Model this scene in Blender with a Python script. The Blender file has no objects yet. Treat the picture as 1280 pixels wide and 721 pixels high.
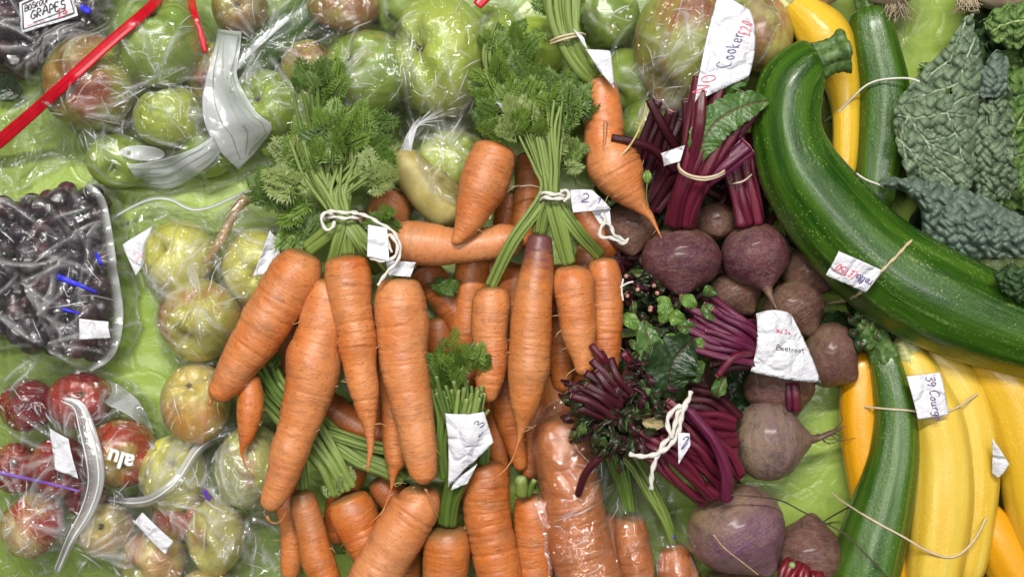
import bpy, math, random
import numpy as np
from mathutils import Vector
from mathutils.bvhtree import BVHTree

# ---------------------------------------------------------------- units
# everything is laid out in millimetre-like units (0.6 mm each) on the table plane; the camera looks straight down
S = 0.0006
H = 1400.0
CX, CY = 640.0, 360.5
sc_ = bpy.context.scene
col = sc_.collection
rng = np.random.RandomState(7)
random.seed(5)
PI = math.pi

def W(x, y, z):
    k = 1 - z / H
    return np.array([(x - CX) * k, -(y - CY) * k, z])

# ---------------------------------------------------------------- objects
def thing(name, label, cat, x, y, z=0, group=None):
    o = bpy.data.objects.new(name, None)
    o.empty_display_size = 0.01
    col.objects.link(o)
    o.location = Vector(W(x, y, z)) * S
    o['label'] = label; o['category'] = cat
    if group: o['group'] = group
    return o

SOLID = []      # (verts, faces) of solid bodies, for draping bags, bands and papers over them

class M:
    def __init__(s):
        s.v = []; s.f = []; s.sc = []; s.st = []; s.n = 0
    def add(s, v, f, sc=None, st=None):
        v = np.asarray(v, float).reshape(-1, 3)
        s.v.append(v)
        s.f += [tuple(int(i) + s.n for i in q) for q in f]
        s.sc.append(np.zeros_like(v) if sc is None else np.asarray(sc, float).reshape(-1, 3))
        s.st.append(np.zeros_like(v) if st is None else np.asarray(st, float).reshape(-1, 3))
        s.n += len(v)
    def build(s, name, mat, parent=None, solid=False, smooth=True, label=None, thick=0):
        v = np.concatenate(s.v)
        org = np.array(parent_world(parent)) / S if parent is not None else np.zeros(3)
        me = bpy.data.meshes.new(name)
        me.from_pydata(((v - org) * S).tolist(), [], s.f)
        a = me.attributes.new('sc', 'FLOAT_VECTOR', 'POINT')
        a.data.foreach_set('vector', np.concatenate(s.sc).astype(np.float32).ravel())
        a = me.attributes.new('st', 'FLOAT_VECTOR', 'POINT')
        a.data.foreach_set('vector', np.concatenate(s.st).astype(np.float32).ravel())
        if smooth:
            me.polygons.foreach_set('use_smooth', [True] * len(me.polygons))
        me.update()
        me.materials.append(mat)
        o = bpy.data.objects.new(name, me)
        col.objects.link(o)
        if parent is not None: o.parent = parent
        if label: o['label'] = label
        if thick:
            m = o.modifiers.new('thickness', 'SOLIDIFY'); m.thickness = thick * S; m.offset = 0
        if solid: SOLID.append((v, s.f)); global _BVH; _BVH = None
        return o

def parent_world(p):
    l = Vector((0, 0, 0))
    while p is not None:
        l = l + Vector(p.location); p = p.parent
    return l

def settop(o, label, cat, group=None, kind=None):
    if label: o['label'] = label
    if cat: o['category'] = cat
    if group: o['group'] = group
    if kind: o['kind'] = kind
    return o

_BVH = None
def bvh():
    global _BVH
    if _BVH is None:
        vs = []; fs = []; n = 0
        for v, f in SOLID:
            vs.append(v); fs += [tuple(i + n for i in q) for q in f]; n += len(v)
        _BVH = BVHTree.FromPolygons(np.concatenate(vs).tolist(), fs)
    return _BVH
def topz(x, y, default=0.0):
    h = bvh().ray_cast(Vector((x, y, 900)), Vector((0, 0, -1)))
    return h[0].z if h[0] is not None else default

# ---------------------------------------------------------------- curves
def catmull(P, per=16):
    P = np.asarray(P, float)
    if len(P) == 2: P = np.array([P[0], (P[0] + P[1]) / 2, P[1]])
    Q = np.vstack([2 * P[0] - P[1], P, 2 * P[-1] - P[-2]])
    out = []
    t = np.linspace(0, 1, per, endpoint=False)[:, None]
    for i in range(1, len(Q) - 2):
        a, b, c, d = Q[i - 1], Q[i], Q[i + 1], Q[i + 2]
        out.append(0.5 * ((2 * b) + (-a + c) * t + (2 * a - 5 * b + 4 * c - d) * t ** 2 + (-a + 3 * b - 3 * c + d) * t ** 3))
    out.append(P[-1][None])
    return np.vstack(out)

def resample(C, svals=None, step=None):
    d = np.r_[0, np.cumsum(np.linalg.norm(np.diff(C[:, :3], axis=0), axis=1))]
    L = d[-1]
    if svals is None:
        svals = np.linspace(0, L, max(3, int(L / step) + 1))
    return np.stack([np.interp(svals, d, C[:, k]) for k in range(C.shape[1])], 1), svals, L

def frames(C):
    T = np.gradient(C, axis=0); T /= np.linalg.norm(T, axis=1)[:, None] + 1e-9
    up = np.array([0, 0, 1.0])
    if abs(T[0] @ up) > 0.9: up = np.array([0, 1.0, 0])
    N = np.zeros_like(C); n = np.cross(T[0], up); n /= np.linalg.norm(n)
    for i in range(len(C)):
        n = n - T[i] * (n @ T[i]); n /= np.linalg.norm(n) + 1e-9; N[i] = n
    return T, N, np.cross(N, T)

def sweep(m, pts, n=12, step=3, domes=(0.5, 0.8), prof=None, image=True, flat=1.0):
    """pts: (x, y, z, r). A closed swept body with rounded ends."""
    P = np.asarray(pts, float)
    if image:
        P = np.array([np.r_[W(x, y, z), r * (1 - z / H)] for x, y, z, r in P])
    C = catmull(P)
    C[:, 3] = np.maximum(C[:, 3], 0.25)
    _, _, L = resample(C, step=10)
    r0, r1 = P[0, 3], P[-1, 3]
    d0, d1 = min(domes[0] * r0, L * .3), min(domes[1] * r1, L * .3)
    k0 = max(2, int(d0 / step * 1.6) + 2) if d0 > 0 else 1
    k1 = max(2, int(d1 / step * 1.6) + 2) if d1 > 0 else 1
    s = np.r_[d0 * (1 - np.cos(np.linspace(0.12, PI / 2, k0))), np.linspace(d0, L - d1, max(3, int((L - d0 - d1) / step)))[1:-1],
              L - d1 * (1 - np.cos(np.linspace(PI / 2, 0.12, k1)))] if d0 + d1 > 0 else np.linspace(0, L, max(3, int(L / step)))
    s = np.unique(s)
    R, s, L = resample(C, svals=s)
    rr = R[:, 3].copy()
    if d0 > 0: rr *= np.sqrt(np.clip(1 - (1 - np.clip(s / d0, 0, 1)) ** 2, 0.001, 1))
    if d1 > 0: rr *= np.sqrt(np.clip(1 - (1 - np.clip((L - s) / d1, 0, 1)) ** 2, 0.001, 1))
    T, N, B = frames(R[:, :3])
    th = np.linspace(0, 2 * PI, n, endpoint=False)
    TH, SS = np.meshgrid(th, s)
    mul = prof(TH, SS, L) if prof else 1.0
    RR = rr[:, None] * mul * np.ones_like(TH)
    V = R[:, None, :3] + RR[..., None] * (np.cos(TH)[..., None] * N[:, None] + flat * np.sin(TH)[..., None] * B[:, None])
    k = len(s)
    V = V.reshape(-1, 3)
    scv = np.stack([RR * np.cos(TH), RR * np.sin(TH), SS], -1).reshape(-1, 3) * 0.01
    stv = np.stack([np.cos(TH), np.sin(TH), SS / L], -1).reshape(-1, 3)
    V = np.vstack([V, R[0, :3], R[-1, :3]])
    scv = np.vstack([scv, [0, 0, 0], [0, 0, L * .01]]); stv = np.vstack([stv, [0, 0, 0], [0, 0, 1]])
    F = []
    for i in range(k - 1):
        a = i * n; b = a + n
        for j in range(n):
            j2 = (j + 1) % n
            F.append((a + j, b + j, b + j2, a + j2))
    for j in range(n):
        j2 = (j + 1) % n
        F.append((k * n, j, j2)); F.append((k * n + 1, (k - 1) * n + j2, (k - 1) * n + j))
    m.add(V, F, scv, stv)
    return R, s, L

def tube(m, pts, r=None, n=7, step=4, image=True, twist=False):
    P = [tuple(p) + ((r,) if len(p) == 3 else ()) for p in pts]
    sweep(m, P, n=n, step=step, domes=(0.6, 0.6), image=image,
          prof=(lambda T, s, L: 1 + 0.28 * np.cos(2 * T - s / 2.2)) if twist else None)

def wob(seed, amp, freqs=((1, .02), (2, .05), (3, .03), (0, .09))):
    r = np.random.RandomState(seed)
    K = [(k, f * r.uniform(.6, 1.6), r.uniform(0, 6.3), r.uniform(0, 6.3), r.uniform(.5, 1)) for k, f in freqs for _ in range(2)]
    def f(T, s):
        o = 0
        for k, w, p, q, a in K: o = o + a * np.cos(k * T + p) * np.cos(w * s + q)
        return amp * o / len(K) * 2
    return f

# ---------------------------------------------------------------- materials
class NT:
    def __init__(s, name):
        s.mat = bpy.data.materials.new(name); s.mat.use_nodes = True
        s.t = s.mat.node_tree; s.t.nodes.clear()
        s.out = s.t.nodes.new('ShaderNodeOutputMaterial')
    def n(s, typ, _out=0, **kw):
        nd = s.t.nodes.new('ShaderNode' + typ)
        ins = {}
        for k, v in kw.items():
            if k.startswith('p_'): setattr(nd, k[2:], v)
            else: ins[k] = v
        for k, v in ins.items():
            key = int(k[1:]) if k[0] == 'i' and k[1:].isdigit() else k.replace('_', ' ')
            sock = nd.inputs[key]
            if isinstance(v, bpy.types.NodeSocket): s.t.links.new(v, sock)
            elif isinstance(v, (tuple, list)) and len(v) == 3 and sock.type == 'RGBA': sock.default_value = (*v, 1)
            else: sock.default_value = v
        return nd.outputs[_out]
    def attr(s, name, out='Vector'):
        nd = s.t.nodes.new('ShaderNodeAttribute'); nd.attribute_name = name
        return nd.outputs[out]
    def math(s, op, a, b=0.5, c=None, clamp=False):
        kw = dict(i0=a, i1=b)
        if c is not None: kw['i2'] = c
        return s.n('Math', p_operation=op, p_use_clamp=clamp, **kw)
    def mix(s, f, a, b, mode='MIX'):
        nd = s.t.nodes.new('ShaderNodeMix'); nd.data_type = 'RGBA'; nd.blend_type = mode
        for k, v in ((0, f), (6, a), (7, b)):
            if isinstance(v, bpy.types.NodeSocket): s.t.links.new(v, nd.inputs[k])
            elif k == 0: nd.inputs[0].default_value = v
            else: nd.inputs[k].default_value = (*v, 1)
        return nd.outputs[2]
    def ramp(s, f, a, b):
        return s.n('MapRange', i0=f, i1=a, i2=b, i3=0.0, i4=1.0)
    def vmul(s, v, m):
        return s.n('VectorMath', p_operation='MULTIPLY', i0=v, i1=m)
    def vadd(s, v, m):
        return s.n('VectorMath', p_operation='ADD', i0=v, i1=m)
    def noise(s, v, scale=5, detail=3, rough=.5, dist=0.0):
        return s.n('TexNoise', Vector=v, Scale=scale, Detail=detail, Roughness=rough, Distortion=dist)
    def voro(s, v, scale=5, feature='F1', rand=1.0, out=0):
        return s.n('TexVoronoi', p_feature=feature, _out=out, Vector=v, Scale=scale, Randomness=rand)
    def rnd(s):
        return s.n('ObjectInfo', _out=5)
    def seedvec(s, v):
        r = s.math('MULTIPLY', s.rnd(), 37.0)
        cx = s.n('CombineXYZ', X=r, Y=r, Z=r)
        return s.vadd(v, cx)
    def bump(s, h, strength=.3, dist=.0005, normal=None):
        kw = dict(Strength=strength, Distance=dist, Height=h)
        if normal is not None: kw['Normal'] = normal
        return s.n('Bump', **kw)
    def pbr(s, **kw):
        b = s.n('BsdfPrincipled', **kw)
        s.t.links.new(b, s.out.inputs['Surface'])
        return s.mat

def carrot_mat(name, a, b, pink, shoulder=(0.16, 0.13, 0.05), top=None, sh_len=0.10, pinkness=.6):
    m = NT(name)
    v = m.attr('sc'); vs = m.seedvec(v)
    n1 = m.noise(vs, 3.0, 4, .6)
    c = m.mix(m.ramp(n1, .35, .65), a, b)
    n2 = m.noise(vs, 1.6, 2)
    c = m.mix(m.math('MULTIPLY', m.ramp(n2, .35, .6), pinkness), c, pink)
    rings = m.noise(m.vmul(vs, (1.1, 1.1, 9.0)), 4.0, 5, .65)
    pm = m.ramp(m.noise(vs, 2.2, 3, .6), .38, .66)
    c = m.mix(m.math('MULTIPLY', m.math('MULTIPLY', m.ramp(rings, .5, .75), pm), .75), c, tuple(x * .45 for x in b))
    c = m.mix(m.math('MULTIPLY', m.math('MULTIPLY', m.ramp(rings, .48, .3), pm), .3), c, (.80, .44, .22))
    thin = m.noise(m.vmul(vs, (1.5, 1.5, 14.0)), 5.0, 3, .5, .3)
    dark = m.ramp(thin, .69, .73)
    c = m.mix(m.math('MULTIPLY', dark, .75), c, (.12, .04, .015))
    sp = m.voro(vs, 15.0)
    spn = m.ramp(m.noise(vs, 5.0, 2), .44, .56)
    spk = m.math('MULTIPLY', m.ramp(sp, .17, .09), spn)
    c = m.mix(m.math('MULTIPLY', spk, .75), c, (.13, .055, .02))
    stain = m.ramp(m.noise(m.vmul(vs, (1, 1, 1.6)), 2.6, 5, .7), .50, .72)
    c = m.mix(m.math('MULTIPLY', stain, .62), c, (.33, .15, .075))
    dirt = m.ramp(m.noise(vs, 22.0, 4, .7), .57, .70)
    c = m.mix(m.math('MULTIPLY', dirt, .58), c, (.22, .10, .04))
    pale = m.ramp(m.noise(vs, 30.0, 3, .7), .62, .75)
    c = m.mix(m.math('MULTIPLY', pale, .25), c, (.85, .55, .33))
    z = m.n('SeparateXYZ', _out=2, Vector=v)
    zz = m.math('ADD', z, m.math('MULTIPLY', n1, sh_len * .8))
    c = m.mix(m.math('MULTIPLY', m.ramp(zz, sh_len * 1.15, sh_len * .5), .75), c, shoulder)
    if top:
        z3 = m.math('ADD', z, m.math('MULTIPLY', m.noise(m.vmul(vs, (1, 1, 3)), 7.0, 4), .5))
        c = m.mix(m.math('MULTIPLY', m.ramp(z3, .80, .42), .9), c, top)
    rr_ = m.rnd()
    c = m.mix(m.math('MULTIPLY', m.ramp(rr_, .3, 1.0), .35), c, m.mix(1.0, c, (.72, .58, .50), 'MULTIPLY'))
    c = m.mix(m.math('MULTIPLY', m.ramp(rr_, .35, 0.0), .30), c, (.66, .33, .16))
    sc2 = m.ramp(m.noise(m.vmul(vs, (1.2, 1.2, 5.0)), 3.2, 6, .8), .60, .68)
    c = m.mix(m.math('MULTIPLY', sc2, .6), c, (.20, .085, .035))
    h = m.math('ADD', m.math('MULTIPLY', m.math('MULTIPLY', rings, pm), 1.3), m.math('MULTIPLY', dark, -.5))
    h = m.math('ADD', h, m.math('MULTIPLY', m.noise(vs, 25.0, 3), .25))
    h = m.math('ADD', h, m.math('MULTIPLY', m.noise(m.vmul(vs, (1, 1, 2.2)), 6.0, 4, .6), 1.2))
    nb = m.bump(h, .7, .0011)
    rg = m.ramp(m.noise(vs, 6.0, 3), .2, .8)
    rgh = m.n('MapRange', i0=rg, i1=0, i2=1, i3=.33, i4=.55)
    return m.pbr(Base_Color=c, Roughness=rgh, Normal=nb, Specular_IOR_Level=.5, Coat_Weight=.22, Coat_Roughness=.32, Subsurface_Weight=.12, Subsurface_Radius=(1, .3, .1), Subsurface_Scale=.003)

CA_PINK = carrot_mat('carrot_skin_pale', (.68, .205, .042), (.52, .125, .022), (.68, .27, .095), pinkness=.75)
CA_ORANGE = carrot_mat('carrot_skin_orange', (.68, .185, .024), (.50, .110, .013), (.68, .26, .08), pinkness=.5)
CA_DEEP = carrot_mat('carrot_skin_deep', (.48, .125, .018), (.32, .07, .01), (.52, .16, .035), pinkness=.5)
CA_PURPLE = carrot_mat('carrot_skin_purple_top', (.64, .225, .05), (.55, .165, .03), (.66, .30, .12), top=(.13, .042, .06))
CA_GREEN = carrot_mat('carrot_skin_green_top', (.62, .195, .04), (.48, .13, .02), (.60, .25, .10), shoulder=(.085, .085, .035), sh_len=.24)
CA_TIP = carrot_mat('carrot_root_tip', (.60, .22, .07), (.48, .15, .04), (.62, .3, .14), sh_len=.001)

def plain(name, c, rough=.5, var=.25, scale=40, bump=.2, c2=None, coord='sc', **kw):
    m = NT(name); v = m.seedvec(m.attr(coord))
    n = m.noise(v, scale, 3, .6)
    cc = m.mix(m.ramp(n, .3, .7), tuple(x * (1 - var) for x in c), c2 or tuple(min(1, x * (1 + var)) for x in c))
    return m.pbr(Base_Color=cc, Roughness=rough, Normal=m.bump(n, bump, .0004), **kw)

def stalk_mat(name, a, b, rough=.38, stripe=(.30, .42, .13)):
    m = NT(name); v = m.seedvec(m.attr('st'))
    n = m.noise(m.vmul(v, (2.6, 2.6, .6)), 1.6, 3, .6)
    c = m.mix(m.ramp(n, .35, .62), a, b)
    n2 = m.noise(m.vmul(v, (5, 5, .8)), 3.0, 2)
    c = m.mix(m.math('MULTIPLY', m.ramp(n2, .55, .68), .6), c, stripe)
    r = m.rnd()
    c = m.mix(m.math('MULTIPLY', r, .45), c, tuple(x * .55 for x in a))
    return m.pbr(Base_Color=c, Roughness=rough, Normal=m.bump(n2, .5, .0006), Specular_IOR_Level=.5)
STALK = stalk_mat('carrot_stalk', (.15, .235, .035), (.27, .35, .085), stripe=(.40, .48, .17))
STALK_D = stalk_mat('carrot_stalk_dark', (.075, .145, .02), (.15, .23, .04), stripe=(.24, .32, .08))
BSTALK = stalk_mat('beet_stalk', (.085, .007, .018), (.17, .014, .042), rough=.28, stripe=(.30, .07, .07))
BSTALK_V = stalk_mat('beet_stalk_violet', (.085, .007, .034), (.17, .016, .062), rough=.28, stripe=(.33, .1, .16))
BSTALK_D = stalk_mat('beet_stalk_dark', (.035, .005, .010), (.09, .010, .022), rough=.33, stripe=(.14, .05, .035))
CUT = plain('cut_end', (.30, .38, .14), .6, .3, 8)
CUTR = plain('cut_end_beet', (.42, .22, .17), .6, .3, 8)

def leaf_mat(name, a, b, tr=.25):
    m = NT(name); v = m.seedvec(m.attr('sc'))
    n = m.noise(v, 1.5, 2)
    c = m.mix(m.ramp(n, .3, .7), a, b)
    c = m.mix(m.math('MULTIPLY', m.rnd(), .5), c, tuple(x * .55 for x in a))
    p = m.n('BsdfPrincipled', Base_Color=c, Roughness=.42, Specular_IOR_Level=.45)
    t = m.n('BsdfTranslucent', Color=c)
    s = m.n('MixShader', i0=tr, i1=p, i2=t)
    m.t.links.new(s, m.out.inputs['Surface'])
    return m.mat
LEAF = leaf_mat('carrot_leaf', (.13, .23, .025), (.23, .35, .06))
LEAF_D = leaf_mat('carrot_leaf_dark', (.07, .15, .018), (.13, .23, .03))
LEAF_L = leaf_mat('carrot_leaf_pale', (.22, .30, .075), (.36, .43, .15))

def apple_mat(name, base, base2, blush, amount=.5, streak=.5, russet=0.0, rough=.3, spots=.5):
    m = NT(name); v = m.attr('sc'); vs = m.seedvec(v); st = m.seedvec(m.attr('st'))
    n = m.noise(vs, 1.1, 3, .5)
    c = m.mix(m.ramp(n, .3, .7), base, base2)
    c = m.mix(m.math('MULTIPLY', m.ramp(m.noise(vs, 4.0, 4, .65), .45, .7), .35), c, tuple(x * .72 for x in base))
    if amount > 0:
        b = m.noise(vs, .75, 2, .5)
        sk = m.noise(st, 3.2, 4, .6)
        f = m.math('ADD', b, m.math('MULTIPLY', m.math('SUBTRACT', sk, .5), streak))
        f = m.ramp(f, .68 - amount * .36, .80 - amount * .28)
        c = m.mix(f, c, blush)
    if russet > 0:
        r = m.ramp(m.noise(vs, 3.0, 6, .7), .62 - russet * .25, .72 - russet * .15)
        c = m.mix(m.math('MULTIPLY', r, .7), c, (.30, .17, .06))
    sp = m.ramp(m.voro(vs, 9.0), .10, .05)
    c = m.mix(m.math('MULTIPLY', sp, spots * .6), c, tuple(min(1, x * 1.5 + .08) for x in base2))
    bl = m.math('MULTIPLY', m.ramp(m.voro(vs, 3.4), .09, .05), m.ramp(m.noise(vs, 2.0), .5, .6))
    c = m.mix(m.math('MULTIPLY', bl, .8), c, (.08, .05, .02))
    h = m.math('SUBTRACT', 1.0, m.n('VectorMath', p_operation='LENGTH', _out=1, i0=m.vmul(v, (1, 1, 0))))
    dk = m.ramp(h, .80, .98)
    c = m.mix(m.math('MULTIPLY', dk, .5), c, (.16, .13, .04))
    return m.pbr(Base_Color=c, Roughness=rough, Normal=m.bump(m.noise(vs, 14.0, 3), .06, .0006), Specular_IOR_Level=.5,
                 Subsurface_Weight=.1, Subsurface_Radius=(.6, .5, .1), Subsurface_Scale=.004)
AP = dict(
    green=apple_mat('apple_green', (.26, .37, .045), (.38, .48, .085), (.4, .2, .05), 0, spots=.5),
    lime=apple_mat('apple_lime', (.37, .46, .06), (.50, .57, .13), (.4, .2, .05), 0),
    deepgreen=apple_mat('apple_deep_green', (.19, .30, .045), (.32, .42, .08), (.40, .36, .09), .3, spots=.7),
    redgreen=apple_mat('apple_red_flush', (.34, .36, .06), (.42, .42, .10), (.36, .10, .055), .62, .35, .1),
    rose=apple_mat('apple_rosy', (.40, .40, .07), (.45, .44, .1), (.40, .11, .06), .55, .6, .1),
    russet=apple_mat('apple_russet', (.38, .34, .10), (.45, .40, .12), (.34, .16, .07), .5, .5, .65),
    yellow=apple_mat('apple_yellow', (.62, .58, .09), (.70, .67, .17), (.6, .35, .10), 0, .4, .04),
    peach=apple_mat('apple_peach', (.66, .50, .10), (.72, .58, .16), (.64, .32, .07), .6, .3),
    blush=apple_mat('apple_blush', (.56, .52, .10), (.62, .58, .17), (.52, .20, .08), .5, .4, .15),
    pale=apple_mat('apple_pale_pink', (.55, .56, .17), (.63, .62, .25), (.55, .24, .16), .25, .4, 0),
    red=apple_mat('apple_red', (.33, .03, .02), (.45, .06, .03), (.20, .008, .02), .6, .8, 0, .22, .7),
    darkred=apple_mat('apple_dark_red', (.22, .012, .018), (.32, .03, .03), (.10, .005, .012), .6, .8, 0, .22, .7),
    redyellow=apple_mat('apple_red_yellow', (.52, .33, .07), (.55, .40, .1), (.42, .05, .02), .72, .5, 0, .25),
    pinkred=apple_mat('apple_pink_red', (.60, .42, .16), (.66, .50, .25), (.42, .025, .025), .75, .5, 0, .25),
    tan=apple_mat('apple_tan', (.50, .42, .14), (.55, .46, .18), (.5, .28, .1), .5, .4, .3),
)
CALYX = plain('apple_calyx', (.09, .06, .03), .8, .5, 6)
STEMB = plain('apple_stem', (.16, .09, .04), .7, .4, 6)

def beet_mat(name, skin, skin2, crown, crown_amt=.35, scurf=.4, rough=.42):
    m = NT(name); v = m.attr('sc'); vs = m.seedvec(v)
    z = m.n('SeparateXYZ', _out=2, Vector=v)
    c = m.mix(m.ramp(m.noise(vs, 1.3, 3), .3, .7), skin, skin2)
    rings = m.noise(m.vmul(vs, (.5, .5, 8)), 2.2, 4, .6)
    c = m.mix(m.math('MULTIPLY', m.ramp(rings, .5, .72), .5), c, tuple(x * .5 for x in skin))
    zz = m.math('ADD', z, m.math('MULTIPLY', m.math('SUBTRACT', m.noise(vs, 3.0, 5, .65), .5), 1.1))
    c = m.mix(m.ramp(zz, -1 + crown_amt * 2 + .3, -1 + crown_amt * 2 - .5), c, crown)
    sn = m.noise(vs, 7.0, 6, .75)
    c = m.mix(m.math('MULTIPLY', m.ramp(sn, .47, .58), scurf), c, (.27, .18, .11))
    bd = m.ramp(m.noise(vs, 2.3, 7, .75), .50, .62)
    c = m.mix(m.math('MULTIPLY', bd, min(1, scurf + .15)), c, tuple(x * .35 for x in skin2))
    c = m.mix(m.math('MULTIPLY', m.ramp(m.voro(vs, 11.0), .13, .07), .6), c, (.42, .32, .24))
    c = m.mix(m.math('MULTIPLY', m.ramp(m.noise(m.vmul(vs, (1, 1, 3)), 6.0, 4, .7), .62, .72), .7), c, (.05, .03, .02))
    h = m.math('ADD', m.math('MULTIPLY', sn, .7), m.math('MULTIPLY', rings, .8))
    h = m.math('ADD', h, m.math('MULTIPLY', m.noise(vs, 14.0, 6, .75), .8))
    return m.pbr(Base_Color=c, Roughness=rough, Normal=m.bump(h, .7, .0018), Specular_IOR_Level=.5, Coat_Weight=.3, Coat_Roughness=.22)
BEET_P = beet_mat('beet_purple', (.105, .022, .045), (.17, .05, .065), (.20, .11, .06), .26, .38, .28)
BEET_R = beet_mat('beet_rough', (.14, .05, .05), (.20, .085, .065), (.23, .14, .075), .32, .45, .38)
BEET_G = beet_mat('beet_grey', (.20, .11, .12), (.30, .20, .17), (.33, .23, .15), .35, .7, .5)
BEET_D = beet_mat('beet_brown', (.13, .05, .038), (.19, .085, .055), (.17, .10, .05), .3, .5, .5)
BEET_V = beet_mat('beet_violet', (.19, .075, .14), (.26, .13, .17), (.30, .20, .10), .42, .45, .36)

def marrow_mat(name, dark, mid, lite, stripes=.6, speck=.8, rough=.24, smear=.35):
    m = NT(name); v = m.attr('sc'); vs = m.seedvec(v); st = m.attr('st')
    sv = m.n('SeparateXYZ', _out=2, Vector=v)
    base = m.vadd(m.vmul(st, (1, 1, 0)), m.n('CombineXYZ', X=0.0, Y=0.0, Z=m.math('MULTIPLY', sv, .16)))
    bs = m.seedvec(base)
    n = m.noise(bs, 2.6, 4, .6)
    c = m.mix(m.math('MULTIPLY', m.ramp(n, .42, .62), stripes), dark, mid)
    c = m.mix(m.math('MULTIPLY', m.ramp(m.noise(vs, 2.0, 3), .4, .7), .3), c, mid)
    sp = m.ramp(m.voro(m.vmul(vs, (1, 1, .8)), 24.0), .26, .12)
    sel = m.ramp(m.noise(m.vmul(vs, (1, 1, .4)), 4.0, 2), .42, .6)
    c = m.mix(m.math('MULTIPLY', m.math('MULTIPLY', sp, sel), speck), c, lite)
    sm = m.noise(bs, 5.0, 6, .75, .4)
    fine = m.ramp(m.noise(vs, 30.0, 4, .7), .4, .7)
    c = m.mix(m.math('MULTIPLY', m.math('MULTIPLY', m.ramp(sm, .55, .66), fine), smear), c, tuple(min(1, x * 1.3 + .03) for x in lite))
    h = m.math('ADD', m.math('MULTIPLY', n, .6), m.math('MULTIPLY', fine, .18))
    rr = m.n('MapRange', i0=sm, i1=.3, i2=.7, i3=rough - .04, i4=rough + .12)
    h = m.math('ADD', h, m.math('MULTIPLY', m.noise(m.vmul(vs, (1, 1, .55)), 9.0, 4, .65), .55))
    return m.pbr(Base_Color=c, Roughness=rr, Normal=m.bump(h, .45, .0013), Specular_IOR_Level=.5, Coat_Weight=.25, Coat_Roughness=.18)
COUR = marrow_mat('courgette_dark_green', (.014, .055, .003), (.055, .135, .010), (.22, .32, .08), 1.0, 1.0, smear=.6)
COUR2 = marrow_mat('courgette_green', (.022, .075, .005), (.075, .16, .015), (.22, .30, .09), .9, .75, .27)
YEL = marrow_mat('yellow_courgette', (.78, .50, .035), (.68, .38, .012), (.85, .64, .16), .8, .5, .29, .35)
YELP = marrow_mat('yellow_courgette_pale', (.78, .56, .085), (.74, .46, .035), (.85, .70, .26), .9, .5, .32, .45)
YELO = marrow_mat('yellow_courgette_deep', (.78, .36, .008), (.70, .30, .006), (.8, .48, .05), .4, .2, .3, .1)
CSTEM = plain('courgette_stem', (.16, .24, .065), .5, .4, 12, .4, c2=(.25, .33, .12))
CSTEM_D = plain('courgette_stem_dark', (.05, .11, .02), .5, .4, 14, .5, c2=(.13, .22, .06))
YSTEM = plain('yellow_courgette_stem', (.45, .50, .16), .5, .3, 8, .3, c2=(.62, .62, .28))

PAPER = None
def paper_mat():
    m = NT('tag_paper'); v = m.attr('sc')
    n = m.noise(m.seedvec(v), 2.5, 4, .6)
    c = m.mix(m.ramp(n, .3, .7), (.68, .67, .73), (.78, .78, .81))
    cr = m.ramp(m.voro(m.vadd(v, m.vmul(m.n('TexNoise', _out=1, Vector=v, Scale=1.5), (.5, .5, .5))), .9, 'DISTANCE_TO_EDGE'), 0.0, .12)
    c = m.mix(m.math('MULTIPLY', m.ramp(m.noise(m.seedvec(v), 9.0, 5, .7), .58, .72), .25), c, (.55, .47, .36))
    return m.pbr(Base_Color=c, Roughness=.55, Normal=m.bump(m.math('ADD', n, m.math('MULTIPLY', cr, .5)), .8, .003))
PAPER = paper_mat()
INK_B = plain('ink_black', (.03, .03, .035), .6, .2, 5)
INK_V = plain('ink_violet', (.10, .07, .20), .6, .2, 5)
INK_R = plain('ink_red', (.62, .07, .12), .6, .2, 5)
INK_P = plain('ink_pink_faded', (.80, .48, .55), .6, .2, 5)
INK_BL = plain('ink_blue', (.03, .03, .65), .5, .2, 5)
SAVX = 0
STRING = plain('white_string', (.70, .66, .60), .85, .15, 50, .6)
TWINE = plain('tan_twine', (.55, .44, .27), .8, .25, 40, .6)
BAND = plain('rubber_band_tan', (.62, .50, .34), .45, .12, 12, .2)
HAIR = plain('root_hair', (.55, .36, .17), .7, .3, 12, .2)
HAIR_D = plain('root_hair_dark', (.07, .045, .03), .7, .4, 12, .2)
ROOTB = plain('beet_root_tail', (.12, .05, .04), .6, .4, 12, .4, c2=(.22, .13, .08))
POTATO = plain('potato_skin', (.42, .34, .10), .5, .25, 5, .3, c2=(.50, .42, .15))
ONION = plain('onion_skin', (.42, .28, .20), .4, .3, 4, .3, c2=(.58, .45, .33))
BROOTS = plain('dry_roots', (.45, .36, .24), .8, .45, 9, .2)
PARS = plain('parsnip_skin', (.42, .26, .09), .6, .35, 8, .5, c2=(.5, .34, .15))

def grape_mat():
    m = NT('grape_skin'); v = m.seedvec(m.attr('sc'))
    n = m.noise(v, 1.5, 3)
    c = m.mix(m.ramp(n, .35, .65), (.012, .007, .013), (.040, .018, .03))
    c = m.mix(m.ramp(m.rnd(), .6, 1.0), c, (.085, .022, .03))
    c = m.mix(m.math('MULTIPLY', m.ramp(m.noise(v, 2.5, 4, .7), .45, .7), .4), c, (.12, .10, .14))
    return m.pbr(Base_Color=c, Roughness=.45)
GRAPE = grape_mat()

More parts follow.
